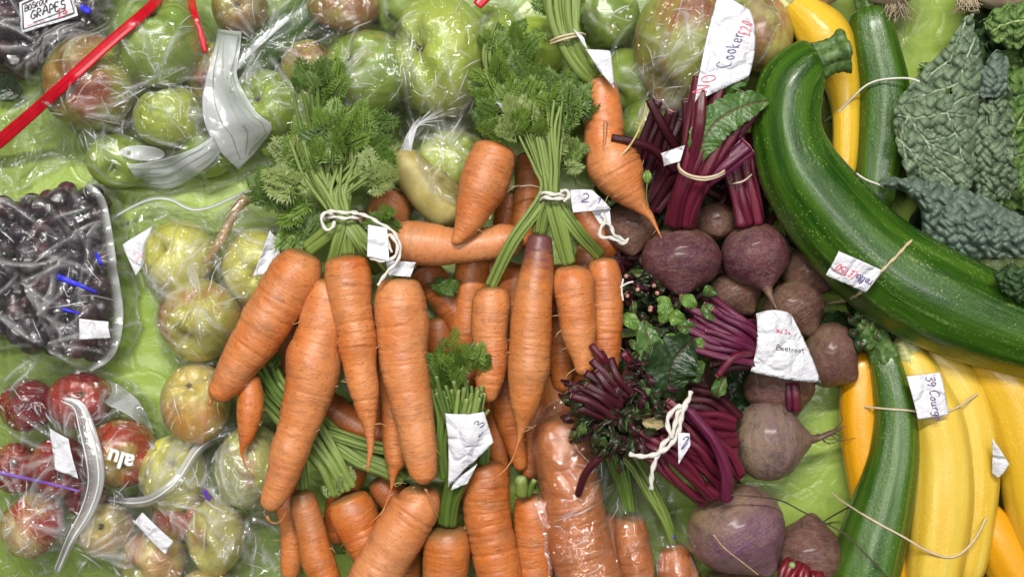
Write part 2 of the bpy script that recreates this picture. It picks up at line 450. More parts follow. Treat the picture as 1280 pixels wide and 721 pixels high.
def cloth_mat():
    m = NT('green_plastic_cloth')
    v = m.attr('sc')
    n = m.noise(v, 1.2, 3)
    c = m.mix(m.ramp(n, .3, .7), (.25, .36, .06), (.32, .43, .085))
    b1 = m.noise(v, 3.2, 6, .6, .8)
    b2 = m.voro(m.vadd(v, m.vmul(m.noise(v, 2.0, 2), (.3, .3, .3))), 2.2, 'DISTANCE_TO_EDGE')
    h = m.math('ADD', b1, m.math('MULTIPLY', m.ramp(b2, 0.0, .10), .22))
    return m.pbr(Base_Color=c, Roughness=.26, Normal=m.bump(h, .32, .004), Specular_IOR_Level=.5)
CLOTH = cloth_mat()

def plastic_mat(name, tint=(.97, .98, .98), haze=.018, rough=.025, gloss=.09, crinkle=1.0, white=None, hazecol=(.9, .9, .92)):
    """clear polythene: see-through film with a glossy skin; haze is the milky scatter where the film is creased"""
    m = NT(name); v = m.attr('sc'); cr = m.attr('st')
    w = m.vadd(v, m.vmul(m.n('TexNoise', _out=1, Vector=v, Scale=1.6, Detail=3.0), (.5, .5, .5)))
    e1 = m.ramp(m.voro(w, 2.4, 'DISTANCE_TO_EDGE'), 0.0, .16)
    e2 = m.ramp(m.voro(m.vadd(w, (3.3, 1.7, 0)), 6.5, 'DISTANCE_TO_EDGE'), 0.0, .2)
    n3 = m.noise(w, 7.0, 4, .6, 1.2)
    e3 = m.ramp(m.voro(m.vadd(w, (7.3, 4.7, 0)), 15.0, 'DISTANCE_TO_EDGE'), 0.0, .25)
    sel = m.ramp(m.noise(v, 1.7, 2), .40, .60)
    h = m.math('ADD', m.math('MULTIPLY', e1, .62), m.math('MULTIPLY', m.math('MULTIPLY', e2, sel), .34))
    h = m.math('ADD', h, m.math('MULTIPLY', m.math('MULTIPLY', e3, sel), .13))
    h = m.math('ADD', h, m.math('MULTIPLY', n3, .55))
    nb = m.bump(h, min(1.0, .85 * crinkle), .0045 * crinkle)
    crease = m.n('SeparateXYZ', _out=0, Vector=cr)
    line = m.math('MULTIPLY', m.math('SUBTRACT', 1.0, m.ramp(m.voro(w, 2.4, 'DISTANCE_TO_EDGE'), 0.0, .022)), m.ramp(m.noise(v, 2.2, 2), .48, .62))
    fres = m.n('LayerWeight', _out=0, Blend=.28, Normal=nb)
    fac = m.math('ADD', m.math('MULTIPLY', fres, .45), gloss, clamp=True)
    tr = m.n('BsdfTransparent', Color=tint)
    gl = m.n('BsdfAnisotropic', Color=(1, 1, 1), Roughness=rough, Normal=nb)
    df = m.n('BsdfDiffuse', Color=hazecol)
    tl = m.n('BsdfTranslucent', Color=hazecol)
    d2 = m.n('MixShader', i0=.4, i1=df, i2=tl)
    rimv = m.n('SeparateXYZ', _out=1, Vector=cr)
    hz = m.math('ADD', m.math('MULTIPLY', crease, .22), haze)
    hz = m.math('ADD', hz, m.math('MULTIPLY', rimv, .30))
    hz = m.math('ADD', hz, m.math('MULTIPLY', line, .06), clamp=True)
    s1 = m.n('MixShader', i0=hz, i1=tr, i2=d2)
    s2 = m.n('MixShader', i0=fac, i1=s1, i2=gl)
    m.t.links.new(s2, m.out.inputs['Surface'])
    return m.mat
FILM = plastic_mat('clear_film')
FILM_MILK = plastic_mat('milky_film', haze=.06)
FILM_DARK = plastic_mat('clear_crackling_film', haze=.03, rough=.11, gloss=.07, crinkle=.8)
FILM_SOFT = plastic_mat('thin_soft_film', haze=.02, crinkle=.8)
ZIPW = plastic_mat('bag_zip_plastic', haze=.20, gloss=.10, crinkle=.3)
WPRINT = plastic_mat('white_printed_film', haze=.56, gloss=.08, crinkle=.6, hazecol=(.85, .87, .88))
RIB = plain('zip_rib_white', (.75, .76, .74), .3, .1, 5)
REDZIP = plain('zip_red', (.50, .008, .02), .25, .2, 5, .1)
GREYLINE = plain('printed_line', (.20, .26, .17), .5, .2, 5)

PLEAT = plastic_mat('glint_white_film', haze=.50, gloss=.10, rough=.10, crinkle=.4, hazecol=(.95, .95, .97))  # white in the film colour stands in for glints on ridges and neck

# ---------------------------------------------------------------- builders
def carrot(label, pts, z, mat=None, zend=None, group='loose and bunched carrots', grooves=1.0, lumpy=.022, name='carrot', cat='carrot', hairs=9, seed=None):
    mat = mat or CA_PINK
    seed = seed if seed is not None else rng.randint(1 << 30)
    r_ = np.random.RandomState(seed)
    n = len(pts)
    zs = np.linspace(z, zend if zend is not None else z, n)
    P = [(x + r_.uniform(-.07, .07) * r, y, zz, r * r_.uniform(.96, 1.04)) for (x, y, r), zz in zip(pts, zs)]
    t = thing(name, label, cat, pts[0][0], pts[0][1], max(0, z - pts[min(1, n - 1)][2]), group)
    L = sum(math.dist(pts[i][:2], pts[i + 1][:2]) for i in range(n - 1))
    G = [(r_.uniform(4, L), r_.uniform(.008, .034) * grooves, r_.uniform(.7, 2.2), r_.uniform(0, 6.28), r_.uniform(-.6, .7)) for _ in range(int(L / 7))]
    w = wob(seed, lumpy * 1.5, ((1, .03), (2, .06), (1, .11), (3, .05), (0, .10)))
    BU = [(r_.uniform(0, L), r_.uniform(.02, .06) * (1 if r_.rand() < .6 else -1), r_.uniform(5, 16), r_.uniform(0, 6.28)) for _ in range(int(L / 22))]
    def prof(T, s, Lr):
        o = 1 + w(T, s)
        for c, d, wd, ph in BU: o = o + d * np.exp(-((s - c) / wd) ** 2) * (.5 + .5 * np.cos(T - ph)) ** 2
        o = o + .02 * np.cos(s * .09 + seed % 7) * np.cos(s * .031)
        for c, d, wd, ph, th in G:
            cc = c + 1.5 * np.cos(T + ph)
            o = o - d * np.exp(-((s - cc) / wd) ** 2) * np.clip((np.cos(T - ph) - th) * 3, 0, 1)
        rr = 1 - .10 * np.exp(-(s / 2.0) ** 2)
        return o * rr
    m = M()
    big = max(p[2] for p in pts)
    C, s, Ls = sweep(m, P, n=40 if big > 18 else 28, step=1.6 if big > 18 else 2.2, domes=(.42, .9), prof=prof)
    m.build('root', mat, t, solid=True)
    # hair roots
    for k in range(hairs):
        i = r_.randint(int(len(C) * .35), len(C) - 2)
        p = C[i, :3]; r = C[i, 3]
        a = r_.uniform(0, 6.28); d = np.array([math.cos(a), math.sin(a), .25])
        q = p + d * r * .92
        hm = M()
        q2 = q + d * 4 + r_.randn(3) * 2; q3 = q2 + d * 3 + r_.randn(3) * 5
        tube(hm, [(*q, .5), (*q2, .4), (*q3, .2)], n=5, step=2.5, image=False)
        hm.build('hair_root', HAIR, t)
    t['_z'] = z
    return t

def stalk(parent, pts, mat=None, name='stalk', n=9, cut=None, ribs=.13, image=True, step=3.5):
    m = M()
    k = rng.randint(4, 6); ph = rng.uniform(0, 6)
    if mat in (BSTALK, BSTALK_D, BSTALK_V): ribs = .17
    wv = wob(rng.randint(1 << 30), .05, ((1, .08), (2, .05), (0, .12)))
    C, s, L = sweep(m, pts, n=n + 3, step=step, domes=(.3, .12), image=image, prof=lambda T, s, L: 1 + ribs * np.cos(k * T + ph) + wv(T, s))
    o = m.build(name, mat or STALK, parent)
    if cut is not None:
        d = C[-1, :3] - C[-3, :3]; d /= np.linalg.norm(d) + 1e-9
        c = M(); e = C[-1, :3]
        sweep(c, [(*(e - d * .5), C[-4, 3] * .82), (*(e + d * .5), C[-4, 3] * .78)], n=8, step=.5, domes=(.05, .05), image=False)
        c.build('cut_end', cut, o)
    return o

def bundle(parent, path, n, r, mat=None, cut=CUT, taper=.7, name='stalk', seed=None, jit=1.0, lenj=0.0):
    """n stalks following path [(x,y,z,spread)]"""
    rs = np.random.RandomState(seed if seed is not None else rng.randint(1 << 30))
    Pp = np.array([W(x, y, z) for x, y, z, _ in path]); sp = [p[3] for p in path]
    T = np.gradient(Pp, axis=0); T /= np.linalg.norm(T, axis=1)[:, None]
    for i in range(n):
        if n > 1:
            a = -1 + 2 * (i + .5) / n + rs.uniform(-.12, .12)
        else: a = rs.uniform(-.3, .3)
        b = rs.uniform(-.6, .6)
        pts = []
        rr = r * rs.uniform(.75, 1.15)
        for k in range(len(Pp)):
            side = np.cross(T[k], [0, 0, 1.0]); side /= np.linalg.norm(side) + 1e-9
            j = rs.randn(3) * sp[k] * .08 * jit
            p = Pp[k] + side * a * sp[k] + np.array([0, 0, 1]) * b * sp[k] * .7 + j
            if k == len(Pp) - 1 and lenj: p = p + T[k] * rs.uniform(-lenj, lenj)
            pts.append((*p, rr * (1 - (1 - taper) * k / (len(Pp) - 1))))
        stalk(parent, pts, mat, name, n=6, cut=cut, image=False)

def blade(m, p, d, up, L, w, seed):
    """one small leaflet, folded along its middle"""
    side = np.cross(d, up); side /= np.linalg.norm(side) + 1e-9
    dr = -up * L * .12
    tp = p + d * L + dr
    a = p + d * L * .45 + side * w + up * w * .25; b = p + d * L * .45 - side * w + up * w * .25
    c = p + d * L * .5
    m.add([p, a, tp, b, c], [(0, 1, 4), (1, 2, 4), (0, 4, 3), (4, 2, 3)], np.full((5, 3), seed))

def frond(parent, base, d, L, mat, stemmat=None, curl=.3, npin=7, size=1.0, start=.25, roll=0.0):
    base = np.array(base, float); d = np.array(d, float); d /= np.linalg.norm(d)
    up = np.array([0, 0, 1.0]); up = up - d * (d @ up); up /= np.linalg.norm(up) + 1e-9
    side = np.cross(d, up)
    up = up * math.cos(roll) + side * math.sin(roll); side = np.cross(d, up)
    bend = rng.uniform(-.25, .25)
    pts = []
    K = 14
    for i in range(K + 1):
        t = i / K
        pts.append(base + d * L * t + side * L * bend * t * t + up * L * (curl * .5 * t - curl * t * t))
    pts = np.array(pts)
    sm = M()
    tube(sm, [(*p, .95 * size * (1 - .75 * i / K)) for i, p in enumerate(pts[::2])], n=5, step=4, image=False)
    m = M()
    for j in range(npin):
        t = start + (1 - start) * (j + .3) / npin
        i = min(K - 1, int(t * K)); p = pts[i] + (pts[i + 1] - pts[i]) * (t * K - i)
        dd = pts[i + 1] - pts[i]; dd /= np.linalg.norm(dd)
        pl = L * (.34 * (1 - t) ** .7 + .07) * rng.uniform(.8, 1.15)
        for sg in (-1, 1):
            pd = dd * .62 + side * sg * .85 + up * rng.uniform(-.15, .35); pd /= np.linalg.norm(pd)
            np2 = max(2, int(pl / (5.4 * size)))
            tube(sm, [(*p, .6 * size), (*(p + pd * pl * .9), .3 * size)], n=4, step=6, image=False)
            ps = np.cross(pd, up); ps /= np.linalg.norm(ps)
            for q in range(np2):
                u = (q + .6) / np2
                pp = p + pd * pl * u
                ll = (7.5 * (1 - u) + 5.0) * size * rng.uniform(.75, 1.3)
                for s2 in (-1, 1):
                    bd = pd * .75 + ps * s2 * .75 + up * rng.uniform(-.3, .4); bd /= np.linalg.norm(bd)
                    sd = rng.uniform(0, 3)
                    blade(m, pp, bd, up, ll, ll * .105, sd)
                    if size > 1.05:
                        for s3 in (-1, 1):
                            b3 = bd * .8 + np.cross(bd, up) * s3 * .6; b3 /= np.linalg.norm(b3)
                            blade(m, pp + bd * ll * .35, b3, up, ll * .55, ll * .085, sd)
            blade(m, p + pd * pl * .9, pd, up, 6 * size, 1.1 * size, rng.uniform(0, 3))
    blade(m, pts[-1], d, up, 7 * size, 1.2 * size, 1)
    st = sm.build('leaf_stem', stemmat or STALK_D, parent)
    st.name = 'leaf_stem'
    m.build('leaf', mat, parent)

def tuft(parent, ell, n, zr, L=(38, 60), org=None, mats=(LEAF,), size=1.0, spread=.7, curl=(.1, .6), tilt=(-.15, .45)):
    """n fronds with bases inside ellipse (cx,cy,rx,ry), pointing away from org"""
    cx, cy, rx, ry = ell
    for i in range(n):
        a = rng.uniform(0, 6.28); q = math.sqrt(rng.uniform(0, 1))
        x, y = cx + rx * q * math.cos(a), cy + ry * q * math.sin(a)
        z = rng.uniform(*zr)
        b = W(x, y, z)
        o = W(*org, z)
        d = b - o; d /= np.linalg.norm(d) + 1e-9
        d = d + np.array([rng.uniform(-spread, spread), rng.uniform(-spread, spread), rng.uniform(*tilt)])
        frond(parent, b, d, rng.uniform(*L), mats[rng.randint(len(mats))], curl=rng.uniform(*curl), size=size * rng.uniform(.72, 1.0),
              roll=rng.uniform(-.7, .7), npin=rng.randint(6, 9))

def axis_frame(ax):
    ax = np.array(ax, float); ax /= np.linalg.norm(ax)
    h = np.array([0, 1.0, 0]) if abs(ax[2]) > .9 else np.array([0, 0, 1.0])
    u = np.cross(h, ax); u /= np.linalg.norm(u); return u, np.cross(ax, u), ax

def apple(label, x, y, a, b, kind, z=None, ax=(.2, .3, .8), dimple=.3, lobe=.035, end='calyx', name='apple', cat='apple', group='apples in plastic bags', seed=None, tall=.93):
    """ax: direction of the end that shows; end: calyx or stem"""
    seed = seed if seed is not None else rng.randint(1 << 30)
    r_ = np.random.RandomState(seed)
    R = (a + b) / 2
    z = z if z is not None else R * .97
    k = 1 - z / H
    c = W(x, y, z)
    t = thing(name, label, cat, x, y, max(0, z - R), group)
    U, V_, A = axis_frame(ax)
    na, nb = 56, 72
    ph = np.linspace(0, PI, na)[:, None]; th = np.linspace(0, 2 * PI, nb, endpoint=False)[None]
    lobes = r_.uniform(0, 6)
    rho = 1 - dimple * np.exp(-(ph / .30) ** 2) - dimple * 1.2 * np.exp(-((PI - ph) / .28) ** 2)
    rho = rho * (1 + lobe * .7 * np.cos(5 * th + lobes) * np.exp(-((ph - .45) / .45) ** 2) + .02 * np.cos(2 * th + lobes * 2) + .018 * np.cos(3 * th + ph * 2 + lobes)
                 )
    rad = rho * np.sin(ph); hh = rho * np.cos(ph) * tall
    X = rad * np.cos(th); Y = rad * np.sin(th); Z = hh * np.ones_like(th)
    loc = np.stack([X, Y, Z], -1).reshape(-1, 3)
    v = (loc[:, :1] * U + loc[:, 1:2] * V_ + loc[:, 2:] * A) * R * k
    v[:, 0] *= a / R; v[:, 1] *= b / R; v[:, 2] *= min(1.0, min(a, b) / R * 1.03)
    F = []
    for i in range(na - 1):
        for j in range(nb):
            j2 = (j + 1) % nb
            F.append((i * nb + j, (i + 1) * nb + j, (i + 1) * nb + j2, i * nb + j2))
    m = M()
    stv = np.stack([np.cos(th) * 3 * np.ones_like(ph), np.sin(th) * 3 * np.ones_like(ph), ph * .35 * np.ones_like(th)], -1).reshape(-1, 3)
    m.add(v + c, F, loc, stv)
    mt = AP[kind] if isinstance(kind, str) else kind
    m.build('skin', mt, t, solid=True)
    pole = c + A * R * k * (1 - dimple) * tall
    if end == 'calyx':
        cm = M()
        for q in range(7):
            an = q * 6.28 / 7 + r_.uniform(-.3, .3)
            d = U * math.cos(an) + V_ * math.sin(an) + A * .9
            sweep(cm, [(*(pole - A * .5), 1.2), (*(pole + d * 2.6), .9), (*(pole + d * 3 + A * 2.2 + r_.randn(3) * .6), .3)], n=5, step=1.2, image=False)
        sweep(cm, [(*(pole - A * 1.5), 3.0), (*(pole + A * .6), 2.2)], n=8, step=1, image=False)
        cm.build('calyx', CALYX, t)
    else:
        cm = M(); d = U * r_.uniform(-.5, .5) + V_ * r_.uniform(-.5, .5)
        tube(cm, [(*(pole - A * 2), 1.3), (*(pole + A * 7 + d * 3), 1.1), (*(pole + A * 13 + d * 8), 1.6)], n=7, step=2, image=False)
        cm.build('stem', STEMB, t)
    return t

def beet(label, x, y, a, b, mat, z, ax, tail=30, tailcurve=(0, 0), group='beetroots', crown=True, seed=None, hairs=6, flat=.9, tailr=.22, hairmat=None):
    """ax = world direction from crown to tail"""
    seed = seed if seed is not None else rng.randint(1 << 30)
    r_ = np.random.RandomState(seed)
    R = (a + b) / 2; k = 1 - z / H; c = W(x, y, z)
    t = thing('beetroot', label, 'beetroot', x, y, max(0, z - R), group)
    U, V_, A = axis_frame(ax)
    na, nb = 64, 72
    ph = np.linspace(0, PI, na)[:, None]; th = np.linspace(0, 2 * PI, nb, endpoint=False)[None]
    w = wob(seed, .03, ((1, 1.2), (2, 2.0), (3, 2.5), (5, 4)))
    rad = np.sin(ph) ** .92; h = -np.cos(ph) * flat
    # crown is knobbly, tail end draws out
    h = h + .28 * np.exp(-((PI - ph) / .32) ** 2)
    kn = np.exp(-(ph / .5) ** 2)
    rho = 1 + w(th, ph) + kn * .08 * np.cos(7 * th + 3) * np.cos(9 * ph) + .006 * np.cos(ph * 19 + np.cos(th) * 2.5) * np.sin(ph) + .012 * np.cos(3 * th + 7 * ph) * np.cos(5 * ph + th)
    loc = np.stack([rad * np.cos(th) * rho, rad * np.sin(th) * rho, h * (1 + 0 * th) * (1 + w(th, ph) * .5)], -1).reshape(-1, 3)
    v = (loc[:, :1] * U + loc[:, 1:2] * V_ + loc[:, 2:] * A) * R * k
    v[:, 0] *= a / R; v[:, 1] *= b / R
    F = []
    for i in range(na - 1):
        for j in range(nb):
            j2 = (j + 1) % nb
            F.append((i * nb + j, i * nb + j2, (i + 1) * nb + j2, (i + 1) * nb + j))
    m = M(); m.add(v + c, F, loc)
    m.build('root', mat, t, solid=True)
    sx = np.array([a / R, b / R, 1.0])
    e = c + A * sx * R * k * (flat + .18)
    if tail:
        tm = M(); dd = A.copy()
        cv = np.array([tailcurve[0], tailcurve[1], 0])
        tube(tm, [(*(e - dd * R * .15), R * tailr), (*(e + dd * tail * .25), R * tailr * .45), (*(e + dd * tail * .6 + cv * .4), R * .07), (*(e + dd * tail + cv), .5)], n=9, step=2, image=False)
        tm.build('tail_root', ROOTB, t)
        for q in range(hairs):
            p = e + dd * tail * r_.uniform(-.1, .8) + cv * .3
            q1 = p + r_.randn(3) * (7, 7, 3) + dd * 4; q2 = q1 + r_.randn(3) * (8, 8, 3) + dd * 6
            hm = M(); tube(hm, [(*p, .7), (*q1, .55), (*q2, .25)], n=5, step=2.5, image=False)
            hm.build('hair_root', hairmat or HAIR_D, t)
    t['_z'] = z
    return t

def marrow(label, pts, z, mat, zend=None, ribs=(5, .035), name='courgette', cat='courgette', group='courgettes', stem=None, stemmat=None, dome=(.8, .8), seed=None, zs=None):
    """stem: list of (x,y,z,r)"""
    seed = seed if seed is not None else rng.randint(1 << 30)
    n = len(pts)
    zs = zs or np.linspace(z, zend if zend is not None else z, n)
    P = [(x, y, zz, r) for (x, y, r), zz in zip(pts, zs)]
    t = thing(name, label, cat, pts[1][0], pts[1][1], max(0, z - pts[1][2]), group)
    w = wob(seed, .012, ((1, .012), (2, .02), (3, .01), (0, .03)))
    kf, amp = ribs; ph = seed % 6
    m = M()
    def prof(T, s, L):
        return 1 + w(T, s) + amp * np.cos(kf * T + ph) * (.35 + .65 * np.exp(-s / 60)) + amp * .35 * np.cos(2 * kf * T + ph * 2)
    sweep(m, P, n=80, step=2.5, domes=dome, prof=prof)
    m.build('body', mat, t, solid=True)
    if stem:
        sm = M()
        sweep(sm, stem, n=30, step=1.5, domes=(.1, .12), prof=lambda T, s, L: 1 + .13 * np.cos(5 * T + ph) + .05 * np.cos(10 * T) + .03 * np.cos(s * .9) * np.cos(3 * T))
        sm.build('stem', stemmat or CSTEM, t, solid=True)
    return t

def grid_faces(nu, nv, mask=None):
    F = []
    for i in range(nu - 1):
        for j in range(nv - 1):
            q = (i * nv + j, (i + 1) * nv + j, (i + 1) * nv + j + 1, i * nv + j + 1)
            if mask is None or (mask[i, j] and mask[i + 1, j] and mask[i + 1, j + 1] and mask[i, j + 1]): F.append(q)
    return F

def poly_sd(px, py, poly):
    """signed distance to polygon, positive inside"""
    P = np.asarray(poly, float); d = np.full(px.shape, 1e9); ins = np.zeros(px.shape, bool)
    for i in range(len(P)):
        a = P[i]; b = P[(i + 1) % len(P)]
        e = b - a; l2 = e @ e + 1e-9
        t = np.clip(((px - a[0]) * e[0] + (py - a[1]) * e[1]) / l2, 0, 1)
        d = np.minimum(d, np.hypot(px - a[0] - t * e[0], py - a[1] - t * e[1]))
        c = ((a[1] > py) != (b[1] > py)) & (px < (b[0] - a[0]) * (py - a[1]) / (b[1] - a[1] + 1e-12) + a[0])
        ins ^= c
    return np.where(ins, d, -d)

def seg_field(X, Y, a, b):
    e = np.array(b, float) - a; L = np.hypot(*e) + 1e-9; e /= L
    u = ((X - a[0]) * e[0] + (Y - a[1]) * e[1]) / L
    d = (X - a[0]) * -e[1] + (Y - a[1]) * e[0]
    return u, d, L

BAGS = []
def bag(name, label, poly, mat, step=2.2, zref=50, rim=3.0, iters=260, folds=60, anchors=(), seed=1, clear=3.5, amp=1.0, group='clear plastic produce bags', straight=(), cat='plastic bag', foldlen=(25, 90), lift=0.0, pleats=.85):
    """a film draped like a tight membrane over what lies in it, with sharp pulled folds"""
    r_ = np.random.RandomState(seed)
    P = np.array([W(x, y, zref)[:2] for x, y in catmull(np.array(list(poly) + [poly[0]], float), 6)])
    x0, y0 = P.min(0) - 2; x1, y1 = P.max(0) + 2
    nx, ny = int((x1 - x0) / step) + 1, int((y1 - y0) / step) + 1
    gx = np.linspace(x0, x1, nx); gy = np.linspace(y0, y1, ny)
    X, Y = np.meshgrid(gx, gy, indexing='ij')
    sd = poly_sd(X, Y, P) + 2.5 * np.cos(X * .11) * np.cos(Y * .13)
    ob = np.full(X.shape, rim)
    tree = bvh()
    for i in range(nx):
        for j in range(ny):
            if sd[i, j] > -step * 2:
                h = tree.ray_cast(Vector((gx[i], gy[j], 900)), Vector((0, 0, -1)))
                if h[0] is not None: ob[i, j] = max(rim, h[0].z + clear)
    h = ob.copy(); inside = sd > 0
    edge = ~inside
    base = ob.copy()
    h = np.maximum(h, 12 + lift)
    for it in range(iters):
        a = h.copy()
        a[1:-1, 1:-1] = (h[:-2, 1:-1] + h[2:, 1:-1] + h[1:-1, :-2] + h[1:-1, 2:]) / 4
        h = np.maximum(ob, a - .02)
        h[edge] = base[edge]
    # pulled folds
    F = np.zeros_like(h); cre = np.zeros_like(h)
    A = [W(x, y, zref)[:2] for x, y in anchors]
    for q in range(folds):
        if A and q % 3 < 2:
            o = A[r_.randint(len(A))]; an = r_.uniform(0, 6.28); s0 = r_.uniform(0, 25)
            a = o + s0 * np.array([math.cos(an), math.sin(an)])
            ln = r_.uniform(*foldlen)
            b = a + ln * np.array([math.cos(an + r_.uniform(-.2, .2)), math.sin(an)])
        else:
            a = np.array([r_.uniform(x0, x1), r_.uniform(y0, y1)]); an = r_.uniform(0, 6.28) if not straight else r_.choice(straight) + r_.normal(0, .25)
            ln = r_.uniform(*foldlen); b = a + ln * np.array([math.cos(an), math.sin(an)])
        u, d, L = seg_field(X, Y, a, b)
        curve = r_.uniform(-.12, .12) * L
        d = d - curve * 4 * u * (1 - u)
        win = np.clip(u * 4, 0, 1) * np.clip((1 - u) * 3, 0, 1)
        wd = r_.uniform(1.6, 7); am = r_.uniform(1.0, 4.8) * amp
        prof = np.exp(-np.abs(d) / wd)
        F += am * win * prof; cre += win * np.exp(-(d / 2.0) ** 2) * (am / 4.0)
        if r_.rand() < .35:      # a flap: step on one side
            F += am * .8 * win * np.exp(-np.clip(d, 0, None) / (wd * 2.4)) * (d > 0)
    F += amp * 1.1 * np.abs(np.cos(X * .052 + 2 * np.cos(Y * .03 + seed)) * np.cos(Y * .06 + 1.7 * np.cos(X * .04)))
    h = h + F * np.clip(sd / 8, 0, 1)
    rimh = np.exp(-(np.clip(sd, 0, None) / 2.5) ** 2)
    h = h + rimh * 2.0 * (1 + np.cos(X * .12) * np.cos(Y * .15))
    mask = sd > -step * .5
    m = M()
    scv = np.stack([X, Y, h], -1) * .01
    stv = np.stack([np.clip(cre * 1.1, 0, 1.6), rimh, 0 * X], -1)
    used = grid_faces(nx, ny, mask)
    idx = np.unique(np.array(used).ravel()); rm = -np.ones(nx * ny, int); rm[idx] = np.arange(len(idx))
    V = np.stack([X, Y, h], -1).reshape(-1, 3)[idx]
    m.add(V, [tuple(rm[list(f)]) for f in used], scv.reshape(-1, 3)[idx], stv.reshape(-1, 3)[idx])
    cxy = V.mean(0)
    t = bpy.data.objects.new(name, None); t.empty_display_size = .01; col.objects.link(t); t.location = Vector((cxy[0], cxy[1], 0)) * S
    settop(t, label, cat, group)
    m.build('film', mat, t)
    global _BVH
    t_h = (gx, gy, h)
    # sharp pleats: thin ridges of film, whitened to paint in the glints
    pm = M(); xa, xb = gx[0], gx[-1]; ya, yb = gy[0], gy[-1]
    npl = int(pleats * (xb - xa) * (yb - ya) / 1000.0)
    dirs = [r_.uniform(0, PI) for _ in range(3)] if not straight else list(straight)
    done = 0
    for q in range(npl * 4):
        if done >= npl: break
        if A and r_.rand() < .55:
            o = A[r_.randint(len(A))]; an = r_.uniform(0, 6.28); rad = abs(r_.normal(0, 45)) + 4
            p = o + rad * np.array([math.cos(an), math.sin(an)]); an = an + r_.normal(0, .18)
        else:
            p = np.array([r_.uniform(xa, xb), r_.uniform(ya, yb)]); an = dirs[r_.randint(len(dirs))] + r_.normal(0, .3)
            if r_.rand() < .3: an = r_.uniform(0, 6.28)
        ln = 5 + abs(r_.normal(0, 17)); K = max(3, int(ln / 4)); pts2 = []
        kink = r_.normal(0, .04)
        for i in range(K + 1):
            pts2.append(p.copy()); an += kink + r_.normal(0, .05)
            if r_.rand() < .05: an += r_.choice([-1, 1]) * r_.uniform(.5, 1.1)
            p = p + (ln / K) * np.array([math.cos(an), math.sin(an)])
        pp = np.array(pts2)
        if poly_sd(pp[:, 0], pp[:, 1], P).min() < 2: continue
        done += 1
        wmax = r_.uniform(.25, .75) * (1.5 if r_.rand() < .1 else 1)
        sweep(pm, [(a, b, surf_h(t_h, a, b) + .2, max(.12, wmax * math.sin(PI * (i + .35) / (K + 1.0)))) for i, (a, b) in enumerate(pts2)], n=6, step=2.2, domes=(.5, .5), image=False)
    if pm.n: pm.build('glint_creases', PLEAT, t)['kind'] = 'stuff'
    return t, t_h

def surf_h(th, x, y):
    gx, gy, h = th
    i = int(np.clip(np.searchsorted(gx, x) - 1, 0, len(gx) - 2)); j = int(np.clip(np.searchsorted(gy, y) - 1, 0, len(gy) - 2))
    u = np.clip((x - gx[i]) / (gx[i + 1] - gx[i]), 0, 1); v = np.clip((y - gy[j]) / (gy[j + 1] - gy[j]), 0, 1)
    return (h[i, j] * (1 - u) + h[i + 1, j] * u) * (1 - v) + (h[i, j + 1] * (1 - u) + h[i + 1, j + 1] * u) * v

def smooth1(a, k):
    for _ in range(k):
        b = a.copy(); b[1:-1] = (a[:-2] + a[1:-1] * 2 + a[2:]) / 4; a = b
    return a
def smooth2(a, k):
    for _ in range(k):
        b = a.copy()
        b[1:-1] = (a[:-2] + 2 * a[1:-1] + a[2:]) / 4; a = b.copy()
        b[:, 1:-1] = (a[:, :-2] + 2 * a[:, 1:-1] + a[:, 2:]) / 4
        a = b
    return a

def taut(z, f):
    if f <= 0: return z
    hull = [0]
    for i in range(1, len(z)):
        while len(hull) > 1:
            a, b = hull[-2], hull[-1]
            if (z[b] - z[a]) * (i - a) <= (z[i] - z[a]) * (b - a): hull.pop()
            else: break
        hull.append(i)
    return z * (1 - f) + f * np.interp(np.arange(len(z)), hull, z[hull])

def ribbon(parent, name, path, w, mat, th=None, zref=60, lift=1.5, thick=.6, zs=None, sm=6, extra=None, tight=0.0):
    """strip laid along path [(x,y)] (image) on the bag surface th, or at heights zs. w: half width (or list)"""
    P = np.array(path, float)
    ws = np.array(w if hasattr(w, '__len__') else [w] * len(P), float)
    C = catmull(np.c_[P, ws, (zs if zs is not None else [zref] * len(P))], 14)
    Q = np.array([W(a, b, c)[:2] for a, b, _, c in C])
    Q, s, L = resample(np.c_[Q, C[:, 2], C[:, 3]], step=2.5)
    T = np.gradient(Q[:, :2], axis=0); T /= np.linalg.norm(T, axis=1)[:, None]
    Nn = np.c_[-T[:, 1], T[:, 0]]
    nu = 9; us = np.linspace(-1, 1, nu)
    V = np.zeros((len(Q), nu, 3))
    for k, u in enumerate(us):
        V[:, k, :2] = Q[:, :2] + Nn * (u * Q[:, 2])[:, None]
    if zs is None:
        XY = V[..., :2] / (1 - zref / H)
        zc = np.full(len(Q), float(zref))
        for itn in range(4):
            xy = XY[:, 4] * (1 - zc / H)[:, None]
            zc = np.array([surf_h(th, a, b) if th is not None else topz(a, b) for a, b in xy])
            zc = taut(smooth1(zc, sm), tight)
        V[..., :2] = XY * (1 - (zc + lift) / H)[:, None, None]
        V[..., 2] = zc[:, None] + lift + 1.0 * (1 - us[None] ** 2)
    else:
        V[..., 2] = Q[:, 3][:, None] + 1.2 * (1 - us[None] ** 2)
    m = M()
    m.add(V, grid_faces(len(Q), nu), V * .01, np.stack(np.broadcast_arrays(.3 + 0 * s[:, None], us[None], s[:, None]), -1))
    o = m.build(name, mat, parent, thick=thick)
    if extra:   # raised seal lines along the strip
        for u0, r, mt, nm in extra:
            k = (u0 + 1) / 2 * (nu - 1); k0 = int(min(nu - 2, k)); f = k - k0
            ln = V[:, k0] * (1 - f) + V[:, k0 + 1] * f
            mm = M(); tube(mm, [(*p, r) for p in (ln + [0, 0, .6])[::5]], n=6, step=4, image=False)
            mm.build(nm, mt, o)
    return o, V

